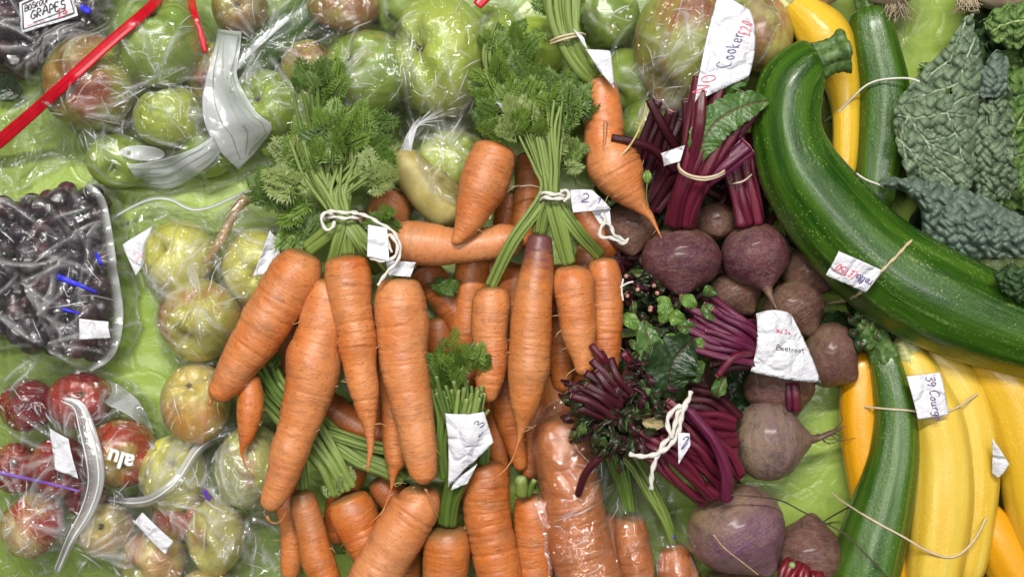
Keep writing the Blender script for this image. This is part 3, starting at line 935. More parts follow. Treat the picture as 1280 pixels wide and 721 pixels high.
# ---------------------------------------------------------------- handwriting
G = {
 'A': [[(0, 0), (.4, 1), (.8, 0)], [(.15, .38), (.65, .38)]],
 'B': [[(0, 0), (0, 1), (.5, .95), (.55, .65), (.05, .53), (.6, .45), (.6, .08), (0, 0)]],
 'C': [[(.65, .85), (.4, 1), (.1, .8), (0, .4), (.2, .03), (.6, .1)]],
 'E': [[(.55, 1), (0, 1), (0, 0), (.6, .02)], [(0, .52), (.45, .52)]],
 'G': [[(.65, .85), (.35, 1), (.05, .7), (0, .3), (.3, 0), (.6, .1), (.62, .42), (.35, .42)]],
 'K': [[(0, 0), (0, 1)], [(.55, 1), (.05, .45), (.6, 0)]],
 'N': [[(0, 0), (.05, 1), (.5, .05), (.6, 1)]],
 'O': [[(.3, 1), (.03, .75), (.03, .25), (.3, 0), (.6, .25), (.6, .75), (.3, 1)]],
 'P': [[(0, 0), (.05, 1), (.5, .95), (.58, .65), (.4, .48), (.05, .48)]],
 'R': [[(0, 0), (.05, 1), (.5, .95), (.55, .65), (.05, .5), (.6, 0)]],
 'S': [[(.55, .85), (.3, 1), (.05, .8), (.15, .55), (.5, .45), (.55, .15), (.25, 0), (0, .15)]],
 'a': [[(.45, .5), (.2, .58), (0, .3), (.15, 0), (.42, .15), (.47, .55), (.5, .03), (.6, .05)]],
 'b': [[(0, 1), (.02, 0), (.35, .02), (.45, .3), (.3, .5), (.03, .35)]],
 'c': [[(.42, .48), (.2, .58), (0, .3), (.15, .02), (.45, .1)]],
 'e': [[(.02, .28), (.42, .32), (.3, .58), (.05, .45), (.05, .1), (.3, 0), (.5, .15)]],
 'g': [[(.42, .5), (.15, .55), (0, .3), (.15, .08), (.4, .2), (.45, .55), (.42, -.3), (.2, -.45), (0, -.3)]],
 'k': [[(0, 1), (0, 0)], [(.4, .6), (.03, .28), (.45, 0)]],
 'l': [[(.1, .1), (.3, .8), (.18, 1), (.08, .6), (.15, .02), (.3, .05)]],
 'm': [[(0, .55), (.03, 0)], [(.03, .4), (.2, .57), (.28, 0)], [(.28, .4), (.45, .57), (.53, 0)]],
 'n': [[(0, .55), (.03, 0)], [(.03, .4), (.25, .57), (.38, .3), (.4, 0)]],
 'o': [[(.22, .57), (0, .3), (.2, 0), (.45, .28), (.22, .57), (.5, .5)]],
 'p': [[(0, .55), (.03, -.4)], [(.03, .4), (.25, .57), (.42, .3), (.25, .03), (.03, .1)]],
 'r': [[(0, .55), (.03, 0)], [(.03, .35), (.2, .57), (.38, .5)]],
 's': [[(.35, .5), (.15, .57), (.03, .42), (.35, .15), (.2, 0), (0, .08)]],
 't': [[(.15, .9), (.15, .08), (.35, .03)], [(0, .6), (.35, .62)]],
 'u': [[(0, .55), (.03, .1), (.2, 0), (.38, .15), (.4, .55), (.42, .02), (.55, .05)]],
 'v': [[(0, .55), (.2, 0), (.42, .57)]],
 'z': [[(0, .55), (.4, .55), (0, 0), (.45, .03)]],
 '0': [[(.25, 1), (.02, .6), (.1, .08), (.35, .02), (.5, .5), (.4, .95), (.2, .98)]],
 '1': [[(0, .75), (.2, 1), (.18, 0)]],
 '2': [[(.03, .8), (.25, 1), (.5, .8), (.4, .45), (0, .02), (.55, .05)]],
 '3': [[(.05, .9), (.3, 1), (.45, .78), (.15, .55), (.5, .35), (.35, .02), (0, .08)]],
 '4': [[(.35, 1), (0, .35), (.55, .38)], [(.42, .65), (.38, 0)]],
 '5': [[(.5, 1), (.1, 1), (.05, .6), (.4, .6), (.5, .25), (.25, 0), (0, .1)]],
 '6': [[(.42, .95), (.1, .6), (.02, .2), (.25, 0), (.48, .2), (.3, .48), (.05, .3)]],
 '7': [[(0, 1), (.5, 1), (.2, 0)]],
 '9': [[(.45, .8), (.2, 1), (.02, .75), (.2, .5), (.45, .75), (.42, .3), (.3, 0)]],
 '£': [[(.55, .85), (.35, 1), (.2, .8), (.22, .3), (.05, .03), (.6, .08)], [(.05, .5), (.45, .52)]],
 '(': [[(.25, 1.1), (.05, .6), (.1, .05), (.25, -.15)]],
 '.': [[(.05, .03), (.1, .06)]], '-': [[(0, .45), (.35, .5)]], '~': [[(0, .3), (.1, .5), (.2, .25), (.3, .5), (.4, .25), (.5, .5), (.6, .3)]],
 '_': [[(0, -.1), (1.0, -.05)]],
}

class Tag:
    """a paper slip: corners a(top-left) b(top-right) c(bottom-right) d(bottom-left), each (x,y,z) in image terms; sides may bulge"""
    def __init__(s, A, B, C, D, bend=3.0, wav=1.2, seed=1, bulge=(0, 0, 0, 0)):
        s.c = [W(*q) for q in (A, B, C, D)]; s.bend = bend; s.wav = wav; s.seed = seed; s.bulge = bulge
    def p(s, u, v):
        a, b, c, d = s.c
        q = (a * (1 - u) + b * u) * (1 - v) + (d * (1 - u) + c * u) * v
        ex = (b - a) * .5 + (c - d) * .5; ey = (d - a) * .5 + (c - b) * .5
        t, r, bo, l = s.bulge
        q = q - ey * t * 4 * u * (1 - u) * (1 - v) + ey * bo * 4 * u * (1 - u) * v + ex * r * 4 * v * (1 - v) * u - ex * l * 4 * v * (1 - v) * (1 - u)
        z = s.bend * (4 * u * (1 - u)) * .6 + s.bend * .4 * 4 * v * (1 - v) + s.wav * math.cos(u * 5 + s.seed) * math.cos(v * 4 + s.seed * 2) + s.wav * 1.2 * abs(math.cos(u * 2.5 + v * 3.1 + s.seed))
        return q + np.array([0, 0, z])
    def build(s, name, label, group=None, mat=None, parent=None, thick=.5, nu=26, nv=20):
        V = np.array([[s.p(i / (nu - 1), j / (nv - 1)) for j in range(nv)] for i in range(nu)])
        m = M(); m.add(V, grid_faces(nu, nv), V * .03)
        if parent is None:
            t = bpy.data.objects.new(name, None); t.empty_display_size = .005; col.objects.link(t); t.location = Vector(V.reshape(-1, 3).mean(0)) * S
            settop(t, label, 'paper tag', group or 'handwritten paper tags')
            m.build('paper', mat or PAPER, t, thick=thick)
        else:
            t = parent; m.build(name, mat or PAPER, t, thick=thick)
        s.t = t
        return s
    def stroke(s, m, pts, w):
        P = catmull(np.array(pts, float), 5) if len(pts) > 2 else np.array([pts[0] + (np.array(pts[1]) - pts[0]) * k / 4 for k in range(5)])
        C = np.array([s.p(u, v) for u, v in P])
        T = np.gradient(C, axis=0); N = np.array([0, 0, 1.0])
        sd = np.cross(T, N); sd /= np.linalg.norm(sd, axis=1)[:, None] + 1e-9
        C = C + np.array([0, 0, .75])
        ww = w * (1 + .25 * np.cos(np.arange(len(C)) * .9))[:, None]
        V = np.stack([C - sd * ww, C + sd * ww], 1)
        m.add(V, grid_faces(len(C), 2))
    def write(s, text, u0, v0, h, w=.9, asp=.9, mat=None, ang=0.0, slant=.15, gap=.18, name='writing', seed=3, size=None):
        """u0,v0 start of baseline in tag space, h = letter height in tag v units; ang rotates in tag px space"""
        a, b, c, d = s.c
        wx = np.linalg.norm(b - a); wy = np.linalg.norm(d - a)
        hp = h * wy
        r_ = np.random.RandomState(seed); m = M(); x = 0
        for ch in text:
            if ch == ' ': x += .45; continue
            g = G.get(ch)
            if g is None: continue
            mx = max(q[0] for st in g for q in st)
            jy = r_.uniform(-.05, .05); js = r_.uniform(.9, 1.1)
            for st in g:
                pts = []
                for qx, qy in st:
                    px = (x + qx * asp * js + (qy + jy) * slant) * hp; py = -(qy * js + jy) * hp
                    rx = px * math.cos(ang) - py * math.sin(ang); ry = px * math.sin(ang) + py * math.cos(ang)
                    pts.append((u0 + rx / wx, v0 + ry / wy))
                s.stroke(m, pts, w)
            x += (mx * asp + gap)
        m.build(name, mat or INK_B, s.t)
        return s
    def line(s, pts, w, mat, name='writing'):
        m = M()
        for a, b in zip(pts[:-1], pts[1:]): s.stroke(m, [np.array(a), np.array(b)], w)
        m.build(name, mat, s.t); return s

def string_thing(name, label, paths, mat, r, cat='string', group=None, twist=True, part='strand'):
    p0 = paths[0][0]
    t = thing(name, label, cat, p0[0], p0[1], p0[2], group)
    for P in paths:
        m = M(); tube(m, [(*p, r) for p in P], n=8, step=1.2, twist=twist)
        m.build(part, mat, t)
    return t

def drape_path(path, off, zref=90, step=3, smooth=3, default=10):
    C, s, L = resample(catmull(np.array([W(x, y, zref)[:2] for x, y in path])), step=step)
    z = np.array([topz(x, y, default) for x, y in C])
    # a taut line cannot dip into gaps: upper hull
    hull = [0]
    for i in range(1, len(z)):
        while len(hull) > 1:
            a, b = hull[-2], hull[-1]
            if (z[b] - z[a]) * (i - a) <= (z[i] - z[a]) * (b - a): hull.pop()
            else: break
        hull.append(i)
    z = np.interp(np.arange(len(z)), hull, z[hull])
    z = smooth1(z, smooth) + off
    return np.c_[C, z]

def band(name, label, path, r, mat=None, cat='rubber band', zref=90, off=None, group='rubber bands', twist=False):
    C = drape_path(path, off if off is not None else r * .8, zref)
    t = bpy.data.objects.new(name, None); t.empty_display_size = .005; col.objects.link(t); t.location = Vector(C[0]) * S
    settop(t, label, cat, group)
    m = M(); tube(m, [(*p, r) for p in C[::2]], n=8, step=1.5, image=False, twist=twist)
    m.build('strand', mat or BAND, t)
    return t

def leafblade(parent, pts, mat, ripple=2.0, fold=.25, name='leaf', nu=40, teeth=.05, seed=1, cup=0.0, solid=False):
    """pts: (x,y,z,halfwidth)"""
    P = np.array([np.r_[W(x, y, z), r] for x, y, z, r in pts])
    C = catmull(P); C[:, 3] = np.maximum(C[:, 3], .2)
    R, s, L = resample(C, step=1.6)
    T, N, B = frames(R[:, :3])
    us = np.linspace(-1, 1, nu)
    N = np.cross(T, [0, 0, 1.0]); N /= np.linalg.norm(N, axis=1)[:, None] + 1e-9
    r_ = np.random.RandomState(seed)
    edge = 1 + teeth * np.cos(s * .55 + seed) + teeth * .6 * np.cos(s * 1.3)
    U, SS = np.meshgrid(us, s)
    hw = (R[:, 3] * edge)[:, None]
    V = R[:, None, :3] + N[:, None] * (U * hw)[..., None]
    z = ripple * np.abs(U) ** 1.6 * np.cos(SS * .24 + np.sign(U) * 1.1 + seed) + fold * np.abs(U) * hw - cup * U ** 2 * hw
    lat = np.abs(((SS * .085 - np.abs(U) * .75) % 1.0) - .5)
    vein = np.maximum(np.exp(-(U * hw / 1.1) ** 2), .7 * np.exp(-((.5 - lat) / .055) ** 2))
    z = z - vein * .7 + .5 * np.cos(SS * .9) * np.cos(U * 9)
    V[..., 2] += z
    m = M(); m.add(V, grid_faces(len(s), nu), np.stack([U * hw, SS, 0 * U], -1) * .02, np.stack([vein, 0 * U, 0 * U], -1))
    return m.build(name, mat, parent, thick=.8, solid=solid)

def beetleaf_mat(name, a, b, vein):
    m = NT(name); v = m.seedvec(m.attr('sc')); ve = m.n('SeparateXYZ', _out=0, Vector=m.attr('st'))
    c = m.mix(m.ramp(m.noise(v, 6.0, 4, .6), .35, .65), a, b)
    c = m.mix(m.ramp(ve, .35, .9), c, vein)
    h = m.math('SUBTRACT', m.noise(v, 9.0, 3), m.math('MULTIPLY', ve, .5))
    p = m.n('BsdfPrincipled', Base_Color=c, Roughness=.33, Specular_IOR_Level=.5, Normal=m.bump(h, .5, .001))
    t = m.n('BsdfTranslucent', Color=c); s = m.n('MixShader', i0=.18, i1=p, i2=t)
    m.t.links.new(s, m.out.inputs['Surface']); return m.mat
BLEAF = beetleaf_mat('beet_leaf', (.055, .13, .025), (.11, .21, .05), (.16, .05, .05))
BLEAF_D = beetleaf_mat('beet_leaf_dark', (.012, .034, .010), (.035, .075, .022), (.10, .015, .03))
BLEAF_P = beetleaf_mat('beet_leaf_purple', (.018, .010, .010), (.055, .022, .025), (.10, .015, .03))
BLEAF_L = beetleaf_mat('beet_leaf_light', (.11, .24, .035), (.19, .33, .07), (.25, .3, .1))

# savoy leaves: blistered sheet with raised pale veins
def savoy_mat(name, a, b, vein):
    m = NT(name); v = m.attr('sc'); st = m.attr('st')
    ve = m.n('SeparateXYZ', _out=0, Vector=st); bl = m.n('SeparateXYZ', _out=1, Vector=st)
    c = m.mix(m.ramp(bl, .1, .9), a, b)
    c = m.mix(m.math('MULTIPLY', m.ramp(m.noise(v, 4.0, 4, .6), .45, .7), .5), c, tuple(x * .6 for x in a))
    c = m.mix(m.ramp(ve, .25, 1.0), c, vein)
    h = m.noise(v, 25.0, 4, .65)
    p = m.n('BsdfPrincipled', Base_Color=c, Roughness=.48, Specular_IOR_Level=.4, Normal=m.bump(h, .5, .0012))
    t = m.n('BsdfTranslucent', Color=c); s = m.n('MixShader', i0=.08, i1=p, i2=t)
    m.t.links.new(s, m.out.inputs['Surface']); return m.mat
SAV = savoy_mat('savoy_blue_green', (.10, .15, .085), (.20, .27, .16), (.44, .53, .36))
SAV_B = savoy_mat('savoy_underside', (.105, .155, .12), (.17, .23, .18), (.27, .34, .27))
SAV_G = savoy_mat('savoy_bright_green', (.05, .12, .025), (.14, .24, .06), (.46, .55, .24))
SAV_D = savoy_mat('savoy_dark', (.018, .05, .016), (.05, .10, .035), (.13, .21, .08))

def savoy(parent, top, bot, z, mat, veins=(), cell=13, blister=4.0, vw=1.5, seed=1, edge=3.0, dome=8, zt=0.0, zb=0.0, zl=0.0, zr=0.0, n=(150, 130), holes=(), label=None):
    """leaf between the polylines top and bot (left to right)"""
    T_ = resample(catmull(np.array(top, float)), step=1)[0]; B_ = resample(catmull(np.array(bot, float)), step=1)[0]
    nu, nv = n
    tt = np.array([T_[int(k)] for k in np.linspace(0, len(T_) - 1, nu)]); bb = np.array([B_[int(k)] for k in np.linspace(0, len(B_) - 1, nu)])
    v = np.linspace(0, 1, nv)[None, :, None]
    r_ = np.random.RandomState(seed)
    u = np.linspace(0, 1, nu)
    I = tt[:, None] * (1 - v) + bb[:, None] * v
    # ruffled outline
    X, Y = I[..., 0], I[..., 1]
    V2 = v[..., 0] * np.ones((nu, 1)); U2 = u[:, None] * np.ones((1, nv))
    wv = edge * (np.cos(X * .19 + seed) * np.cos(Y * .17) + .6 * np.cos(X * .41 + Y * .3))
    Y = Y + wv * (np.abs(2 * V2 - 1) ** 3)
    X = X + wv * .8 * (np.abs(2 * U2 - 1) ** 3)
    # cells
    x0, x1, y0, y1 = X.min() - cell, X.max() + cell, Y.min() - cell, Y.max() + cell
    sx = np.arange(x0, x1, cell); sy = np.arange(y0, y1, cell)
    SXY = np.array([(a + r_.uniform(-.45, .45) * cell, b + r_.uniform(-.45, .45) * cell) for a in sx for b in sy])
    wx = X + 2.5 * np.cos(Y * .21 + seed); wy = Y + 2.5 * np.cos(X * .23)
    D = np.sqrt((wx.ravel()[:, None] - SXY[None, :, 0]) ** 2 + (wy.ravel()[:, None] - SXY[None, :, 1]) ** 2)
    D.partition(1, axis=1)
    f1 = D[:, 0].reshape(X.shape); f2 = D[:, 1].reshape(X.shape)
    e = f2 - f1
    cv = .85 * np.exp(-(e / (vw * .9)) ** 2)
    bl = np.clip(1 - f1 / (cell * .75), 0, 1)
    bl = 1 - (1 - bl) ** 2
    vein = cv; big = np.zeros_like(X)
    for vv in veins:
        Q = catmull(np.array(vv, float), 8)
        d = np.full(X.shape, 1e9)
        for a, b in zip(Q[:-1], Q[1:]):
            ee = b - a; l2 = ee @ ee + 1e-9
            t = np.clip(((X - a[0]) * ee[0] + (Y - a[1]) * ee[1]) / l2, 0, 1)
            d = np.minimum(d, np.hypot(X - a[0] - t * ee[0], Y - a[1] - t * ee[1]))
        big = np.maximum(big, np.exp(-(d / vw) ** 2))
    z0 = z + zt * (1 - V2) + zb * V2 + zl * (1 - U2) + zr * U2 + dome * (4 * V2 * (1 - V2)) * (.5 + .5 * 4 * U2 * (1 - U2))
    z0 = z0 + 4 * np.cos(X * .05 + seed) * np.cos(Y * .06 + seed)
    ruff = edge * 2.4 * np.cos(X * .16 + Y * .13 + seed) * (np.abs(2 * V2 - 1) ** 4 + np.abs(2 * U2 - 1) ** 4)
    zz = z0 + blister * 1.9 * bl * (1 - big) + 1.0 * cv * (mat is not SAV) * .6 + 3.4 * big + ruff
    zz = zz + .5 * np.cos(X * .8) * np.cos(Y * .9)
    k = 1 - zz / H
    P = np.stack([(X - CX) * k, -(Y - CY) * k, zz], -1)
    mask = np.ones(X.shape, bool)
    for hx, hy, hr in holes: mask &= np.hypot(X - hx, (Y - hy) * 1.2) > hr * (1 + .3 * np.cos(X * .9 + Y))
    m = M(); m.add(P, grid_faces(nu, nv, mask), np.stack([X, Y, zz], -1) * .02, np.stack([np.maximum(vein * (.75 + .25 * np.cos(X * .11) * np.cos(Y * .13)), big), bl, 0 * X], -1))
    return m.build('leaf', mat, parent, thick=1.2, solid=True, label=label)

# ================================================================ THE SETTING
def build_cloth():
    nx, ny = 360, 250
    gx = np.linspace(-1100, 1100, nx); gy = np.linspace(-760, 760, ny)
    X, Y = np.meshgrid(gx, gy, indexing='ij')
    r_ = np.random.RandomState(3)
    Z = np.zeros_like(X)
    for _ in range(26):
        k = r_.uniform(.004, .028); a = r_.uniform(0, PI); p = r_.uniform(0, 6)
        Z += np.cos(k * (X * math.cos(a) + Y * math.sin(a)) + p + .8 * np.cos(.01 * X + p)) * .12 / (k * 30)
    for _ in range(70):
        a = np.array([r_.uniform(-900, 900), r_.uniform(-600, 600)]); an = r_.uniform(0, PI); ln = r_.uniform(60, 240)
        u, d, L = seg_field(X, Y, a, a + ln * np.array([math.cos(an), math.sin(an)]))
        Z += r_.uniform(1, 3.5) * np.clip(u * 4, 0, 1) * np.clip((1 - u) * 4, 0, 1) * np.exp(-(d / r_.uniform(5, 10)) ** 2)
    Z -= Z.max()
    m = M(); V = np.stack([X, Y, Z], -1); m.add(V, [f for f in grid_faces(nx, ny)], V * .01)
    o = m.build('tablecloth', CLOTH)
    o['kind'] = 'structure'; o['label'] = 'lime green plastic cloth covering the show table'
build_cloth()

# ================================================================ APPLES (lying on the cloth)
# top left bag with the red zip
A1_ = 'apples in the bag with the red zip'
apple('green apple under the upper end of the red zip strip', 196, 52, 57, 60, 'deepgreen', ax=(.1, .5, .6), group=A1_, lobe=.05)
apple('big red flushed apple crossed by the red zip strip, top left', 112, 104, 58, 60, 'redgreen', ax=(-.3, -.15, .8), group=A1_, lobe=.05)
apple('bright green apple below the others in the red zip bag', 214, 148, 46, 42, 'lime', ax=(-.2, 1, .1), z=44, group=A1_)
apple('half hidden green apple above the white oval print', 150, 202, 42, 34, 'green', ax=(0, .5, -.8), z=34, group=A1_)
# bag with the white write-on panel
A2_ = 'apples in the bag with the white write-on panel'
apple('brown russeted apple at the top edge above the white write-on panel', 300, 10, 34, 34, 'russet', z=52, ax=(.1, -.1, 1), group=A2_)
apple('green apple right of the white write-on panel', 336, 132, 44, 44, 'green', ax=(-.25, .1, 1), group=A2_, z=40)
apple('small red cheeked apple tucked between two green apples', 388, 82, 36, 32, 'rose', ax=(.5, .6, .2), group=A2_, z=36)
apple('yellow green apple with brown blush at the top edge', 430, 8, 47, 36, 'russet', z=48, ax=(.4, .8, .1), group=A2_)
apple('large dark green cooking apple with an open eye facing up', 460, 92, 58, 54, 'deepgreen', ax=(-.42, .28, .86), group=A2_, lobe=.05, z=60)
A3_ = 'large green cooking apples'
apple('largest pale green apple, lobed, with its hollow on the left', 549, 70, 63, 76, 'lime', ax=(-.52, .05, .80), lobe=.085, dimple=.42, group=A3_, z=66)
apple('green apple in film beneath the knotted bag neck', 566, 200, 54, 38, 'lime', ax=(.7, .2, .5), group=A3_, z=36)
apple('dark green apple hidden behind the carrot leaves at the top', 625, 122, 40, 52, 'deepgreen', ax=(.7, .2, .5), group=A3_, z=34)
apple('green apple seen left of the bunched carrot stalks at the top', 668, 60, 42, 40, 'green', ax=(.3, .2, .7), group=A3_, z=30)
# right hand bag
A4_ = 'cooking apples in the bag at the top'
apple('very large red and green cooking apple under crackled film', 858, 62, 68, 84, 'redgreen', ax=(.5, .6, -.3), group=A4_, z=70, lobe=.06)
apple('brown green apple behind the white paper slip', 950, 42, 42, 52, 'russet', ax=(.3, .6, .5), group=A4_, z=40)
apple('green apple between carrot and beet stalks', 815, 160, 40, 40, 'green', ax=(.3, .6, .5), group=A4_, z=32)
apple('brown apple in the shade under the beet stalks', 812, 205, 38, 36, 'russet', ax=(.3, .6, .5), group=A4_, z=30)
apple('dull green apple at the top edge beside the carrot stalks', 760, 20, 40, 42, 'deepgreen', ax=(.3, .6, .5), group=A4_, z=30)
apple('green apple filling the corner between write-on panel and striped print', 258, 188, 36, 36, 'deepgreen', ax=(.3, .6, .5), group=A2_, z=26)
apple('green filler apple added to darken the gap below the dark green cooking apple', 440, 152, 42, 40, 'green', ax=(.3, .6, -.5), group=A2_, z=32)  # from here on, low apples added to fill and darken the gaps
apple('green filler apple added to darken the gap behind the left carrot leaves', 384, 152, 36, 38, 'deepgreen', ax=(.3, .6, -.5), group=A2_, z=28)
apple('red filler apple added to darken the gap at the red zip end', 262, 92, 30, 40, 'redgreen', ax=(.3, .6, -.5), group=A2_, z=28)
apple('green filler apple added to darken the gap at the top edge left of the largest one', 500, 8, 34, 40, 'deepgreen', ax=(.3, .6, -.5), group=A3_, z=30)
apple('green filler apple added to darken the gap right of the banded stalks', 724, 130, 38, 40, 'deepgreen', ax=(.3, .6, -.5), group=A4_, z=26)
apple('green filler apple added in the gap in front of the red zip corner', 610, 44, 40, 40, 'green', ax=(.3, .6, -.5), group=A3_, z=28)
apple('dull filler apple added to darken the gap under the beet stalk ends', 880, 160, 40, 40, 'russet', ax=(.3, .6, -.5), group=A4_, z=26)
apple('green filler apple added in the gap left of the very large cooking apple', 782, 100, 36, 40, 'green', ax=(.3, .6, -.5), group=A4_, z=28)
t = thing('cucumber', 'dark green cucumber slanting behind the write-on panel', 'cucumber', 340, 60, 0)
m = M(); sweep(m, [(285, 110, 24, 18), (310, 82, 24, 24), (345, 50, 24, 26), (385, 20, 24, 26), (425, -12, 24, 22)], n=36, step=2.5, domes=(.8, .8), prof=lambda T, s, L: 1 + .03 * np.cos(6 * T)); m.build('body', COUR2, t, solid=True)
# middle left bag of yellow apples
A5_ = 'yellow apples in the middle bag'
apple('yellow apple right of the small paper slip, under the bag zip', 224, 320, 45, 45, 'yellow', ax=(.3, -.2, -.7), group=A5_, z=42)
apple('pale yellow apple beside the carrot tuft', 319, 333, 42, 47, 'yellow', ax=(.25, -.2, .9), group=A5_, z=42)
apple('yellow apple with a pink cheek below two plain yellow ones', 250, 400, 52, 52, 'blush', ax=(.2, .5, -.8), group=A5_, z=50)
apple('golden apple with its eye up, left of the blunt carrot tip', 245, 504, 43, 52, 'peach', ax=(-.05, .72, .72), group=A5_, z=46)
apple('cream green apple with pink blush under the small pointed carrot', 314, 583, 46, 54, 'pale', ax=(.6, -.3, .2), group=A5_, z=46)
# bottom bags
A6_ = 'apples in the bottom bag'
apple('yellow green apple in the mouth of the bottom bag', 216, 592, 40, 50, 'yellow', ax=(.2, .5, .7), group=A6_, z=38)
apple('freckled brown pink apple at the bottom, left of the carrots', 270, 670, 36, 48, 'blush', ax=(.3, .2, -.8), group=A6_, z=42)
apple('blotchy apple at the bottom edge under the small slip', 190, 700, 42, 38, 'blush', ax=(.3, .2, -.8), group=A6_, z=38)
apple('dark pink apple wedged in the middle of the bottom bag', 226, 640, 32, 34, 'redyellow', ax=(.3, .2, .6), group=A6_, z=28)
apple('pinkish apple cut off by the bottom edge', 258, 742, 40, 32, 'peach', ax=(.3, .2, .6), group=A6_, z=36)
A7_ = 'red apples in the bottom left bag'
apple('darkest red apple, topmost in the bottom left bag', 34, 506, 35, 34, 'darkred', ax=(-.3, .4, .5), group=A7_, z=34)
apple('red apple next to the white film corner', 100, 500, 40, 36, 'red', ax=(.3, .3, .7), group=A7_, z=36)
apple('red apple at the left edge in the middle of the bag', 18, 585, 28, 32, 'red', ax=(.3, .3, .7), group=A7_, z=30)
apple('red apple behind the small blank slip', 74, 583, 36, 38, 'red', ax=(.3, -.3, .7), group=A7_, z=34)
apple('red and yellow apple under the printed white letters', 152, 566, 42, 44, 'redyellow', ax=(.3, -.3, .7), group=A7_, z=40)
apple('apple with pale pink shoulder and crimson base, bottom left', 40, 656, 38, 44, 'pinkred', ax=(-.5, .8, .2), group=A7_, z=40)
apple('dull tan apple behind the curved zip strip', 132, 662, 36, 34, 'tan', ax=(.1, .3, .8), group=A7_, z=34)
apple('small dark red apple half buried in the bottom left bag', 108, 622, 26, 24, 'darkred', ax=(.1, .3, .8), group=A7_, z=22)

# knobbly potato and parsnip
t = thing('potato', 'knobbly yellow skinned potato beside the carrot tuft', 'potato', 530, 235, 0)
m = M()
pr = wob(5, .05, ((1, .05), (2, .06), (3, .04), (0, .06)))
sweep(m, [(500, 184, 66, 13), (507, 203, 66, 22), (519, 220, 64, 25), (540, 240, 62, 30), (562, 262, 58, 28), (575, 278, 54, 22)], n=44, step=2, domes=(.9, .9), prof=lambda T, s, L: 1 + pr(T, s))
m.build('skin', POTATO, t, solid=True)
t = thing('parsnip', 'thin brown tapering root inside the middle bag', 'parsnip', 330, 245, 40)
m = M(); sweep(m, [(338, 236, 66, 11), (318, 243, 74, 9), (300, 255, 80, 7), (288, 275, 84, 6), (277, 298, 86, 7), (266, 315, 84, 6), (256, 330, 82, 3)], n=20, step=2, domes=(.8, .8), prof=lambda T, s, L: 1 + .12 * np.cos(s * .8) * np.cos(T))
m.build('root', PARS, t, solid=True)

# ================================================================ GRAPES
def grapes(label, poly, n, zr, r, x, y, seed):
    t = thing('grape_bunch', label, 'grapes', x, y, 0, 'black grapes in clear bags')
    r_ = np.random.RandomState(seed); pts = []; tries = 0
    P = np.array(poly, float)
    while len(pts) < n and tries < 60000:
        tries += 1
        px, py = r_.uniform(P[:, 0].min(), P[:, 0].max()), r_.uniform(P[:, 1].min(), P[:, 1].max())
        if poly_sd(np.array([px]), np.array([py]), P)[0] < 5: continue
        z = r_.uniform(*zr)
        p = W(px, py, z)
        if all(np.linalg.norm(p - q) > r * 1.5 for q in pts): pts.append(p)
    base = None
    for p in pts:
        rr = r * r_.uniform(.88, 1.1)
        m = M(); nb, na = 18, 11
        ph = np.linspace(0.02, PI - .02, na)[:, None]; th = np.linspace(0, 2 * PI, nb, endpoint=False)[None]
        loc = np.stack([np.sin(ph) * np.cos(th), np.sin(ph) * np.sin(th), np.cos(ph) * 1.08 * (1 + 0 * th)], -1).reshape(-1, 3)
        F = [(i * nb + j, (i + 1) * nb + j, (i + 1) * nb + (j + 1) % nb, i * nb + (j + 1) % nb) for i in range(na - 1) for j in range(nb)]
        m.add(loc * rr + p, F, loc + r_.uniform(0, 20))
        m.build('grape', GRAPE, t, solid=True)
    low = M()
    for q in range(130):
        px, py = r_.uniform(P[:, 0].min(), P[:, 0].max()), r_.uniform(P[:, 1].min(), P[:, 1].max())
        if poly_sd(np.array([px]), np.array([py]), P)[0] < 4: continue
        c = W(px, py, r_.uniform(4, 12)); nb, na = 12, 8
        ph = np.linspace(0.02, PI - .02, na)[:, None]; th = np.linspace(0, 2 * PI, nb, endpoint=False)[None]
        loc = np.stack([np.sin(ph) * np.cos(th), np.sin(ph) * np.sin(th), np.cos(ph) * (1 + 0 * th)], -1).reshape(-1, 3)
        low.add(loc * r + c, [(i * nb + j, (i + 1) * nb + j, (i + 1) * nb + (j + 1) % nb, i * nb + (j + 1) % nb) for i in range(na - 1) for j in range(nb)], loc + r_.uniform(0, 20))
    low.build('deep_grapes', GRAPE, t)['kind'] = 'stuff'
    for q in range(7):
        a = pts[r_.randint(len(pts))] + [0, 0, r * .6]; b = a + np.array([r_.uniform(-24, 24), r_.uniform(-20, 20), 2])
        m = M(); tube(m, [(*a, 1.2), (*((a + b) / 2 + [2, 3, 3]), 1.0), (*b, .8)], n=6, step=3, image=False)
        m.build('twig', STALK_D, t)
grapes('large mass of black grapes in the clear bag on the left', [(-20, 255), (40, 248), (100, 228), (128, 240), (138, 300), (140, 440), (120, 446), (40, 436), (-20, 420)], 98, (14, 48), 12.5, 60, 340, 4)
grapes('dark grapes behind the black and red price card, top left corner', [(-20, -25), (140, -25), (120, 30), (95, 62), (50, 85), (30, 92), (-20, 90)], 70, (12, 40), 12, 60, 30, 9)
# dark green leaf at far left
t = thing('grape_leaf', 'dark green leaf poking out below the top left grapes', 'leaf', 8, 105, 4)
leafblade(t, [(-22, 100, 6, 14), (-5, 104, 10, 18), (12, 112, 12, 16), (26, 118, 8, 5)], BLEAF_D, name='blade', seed=4)

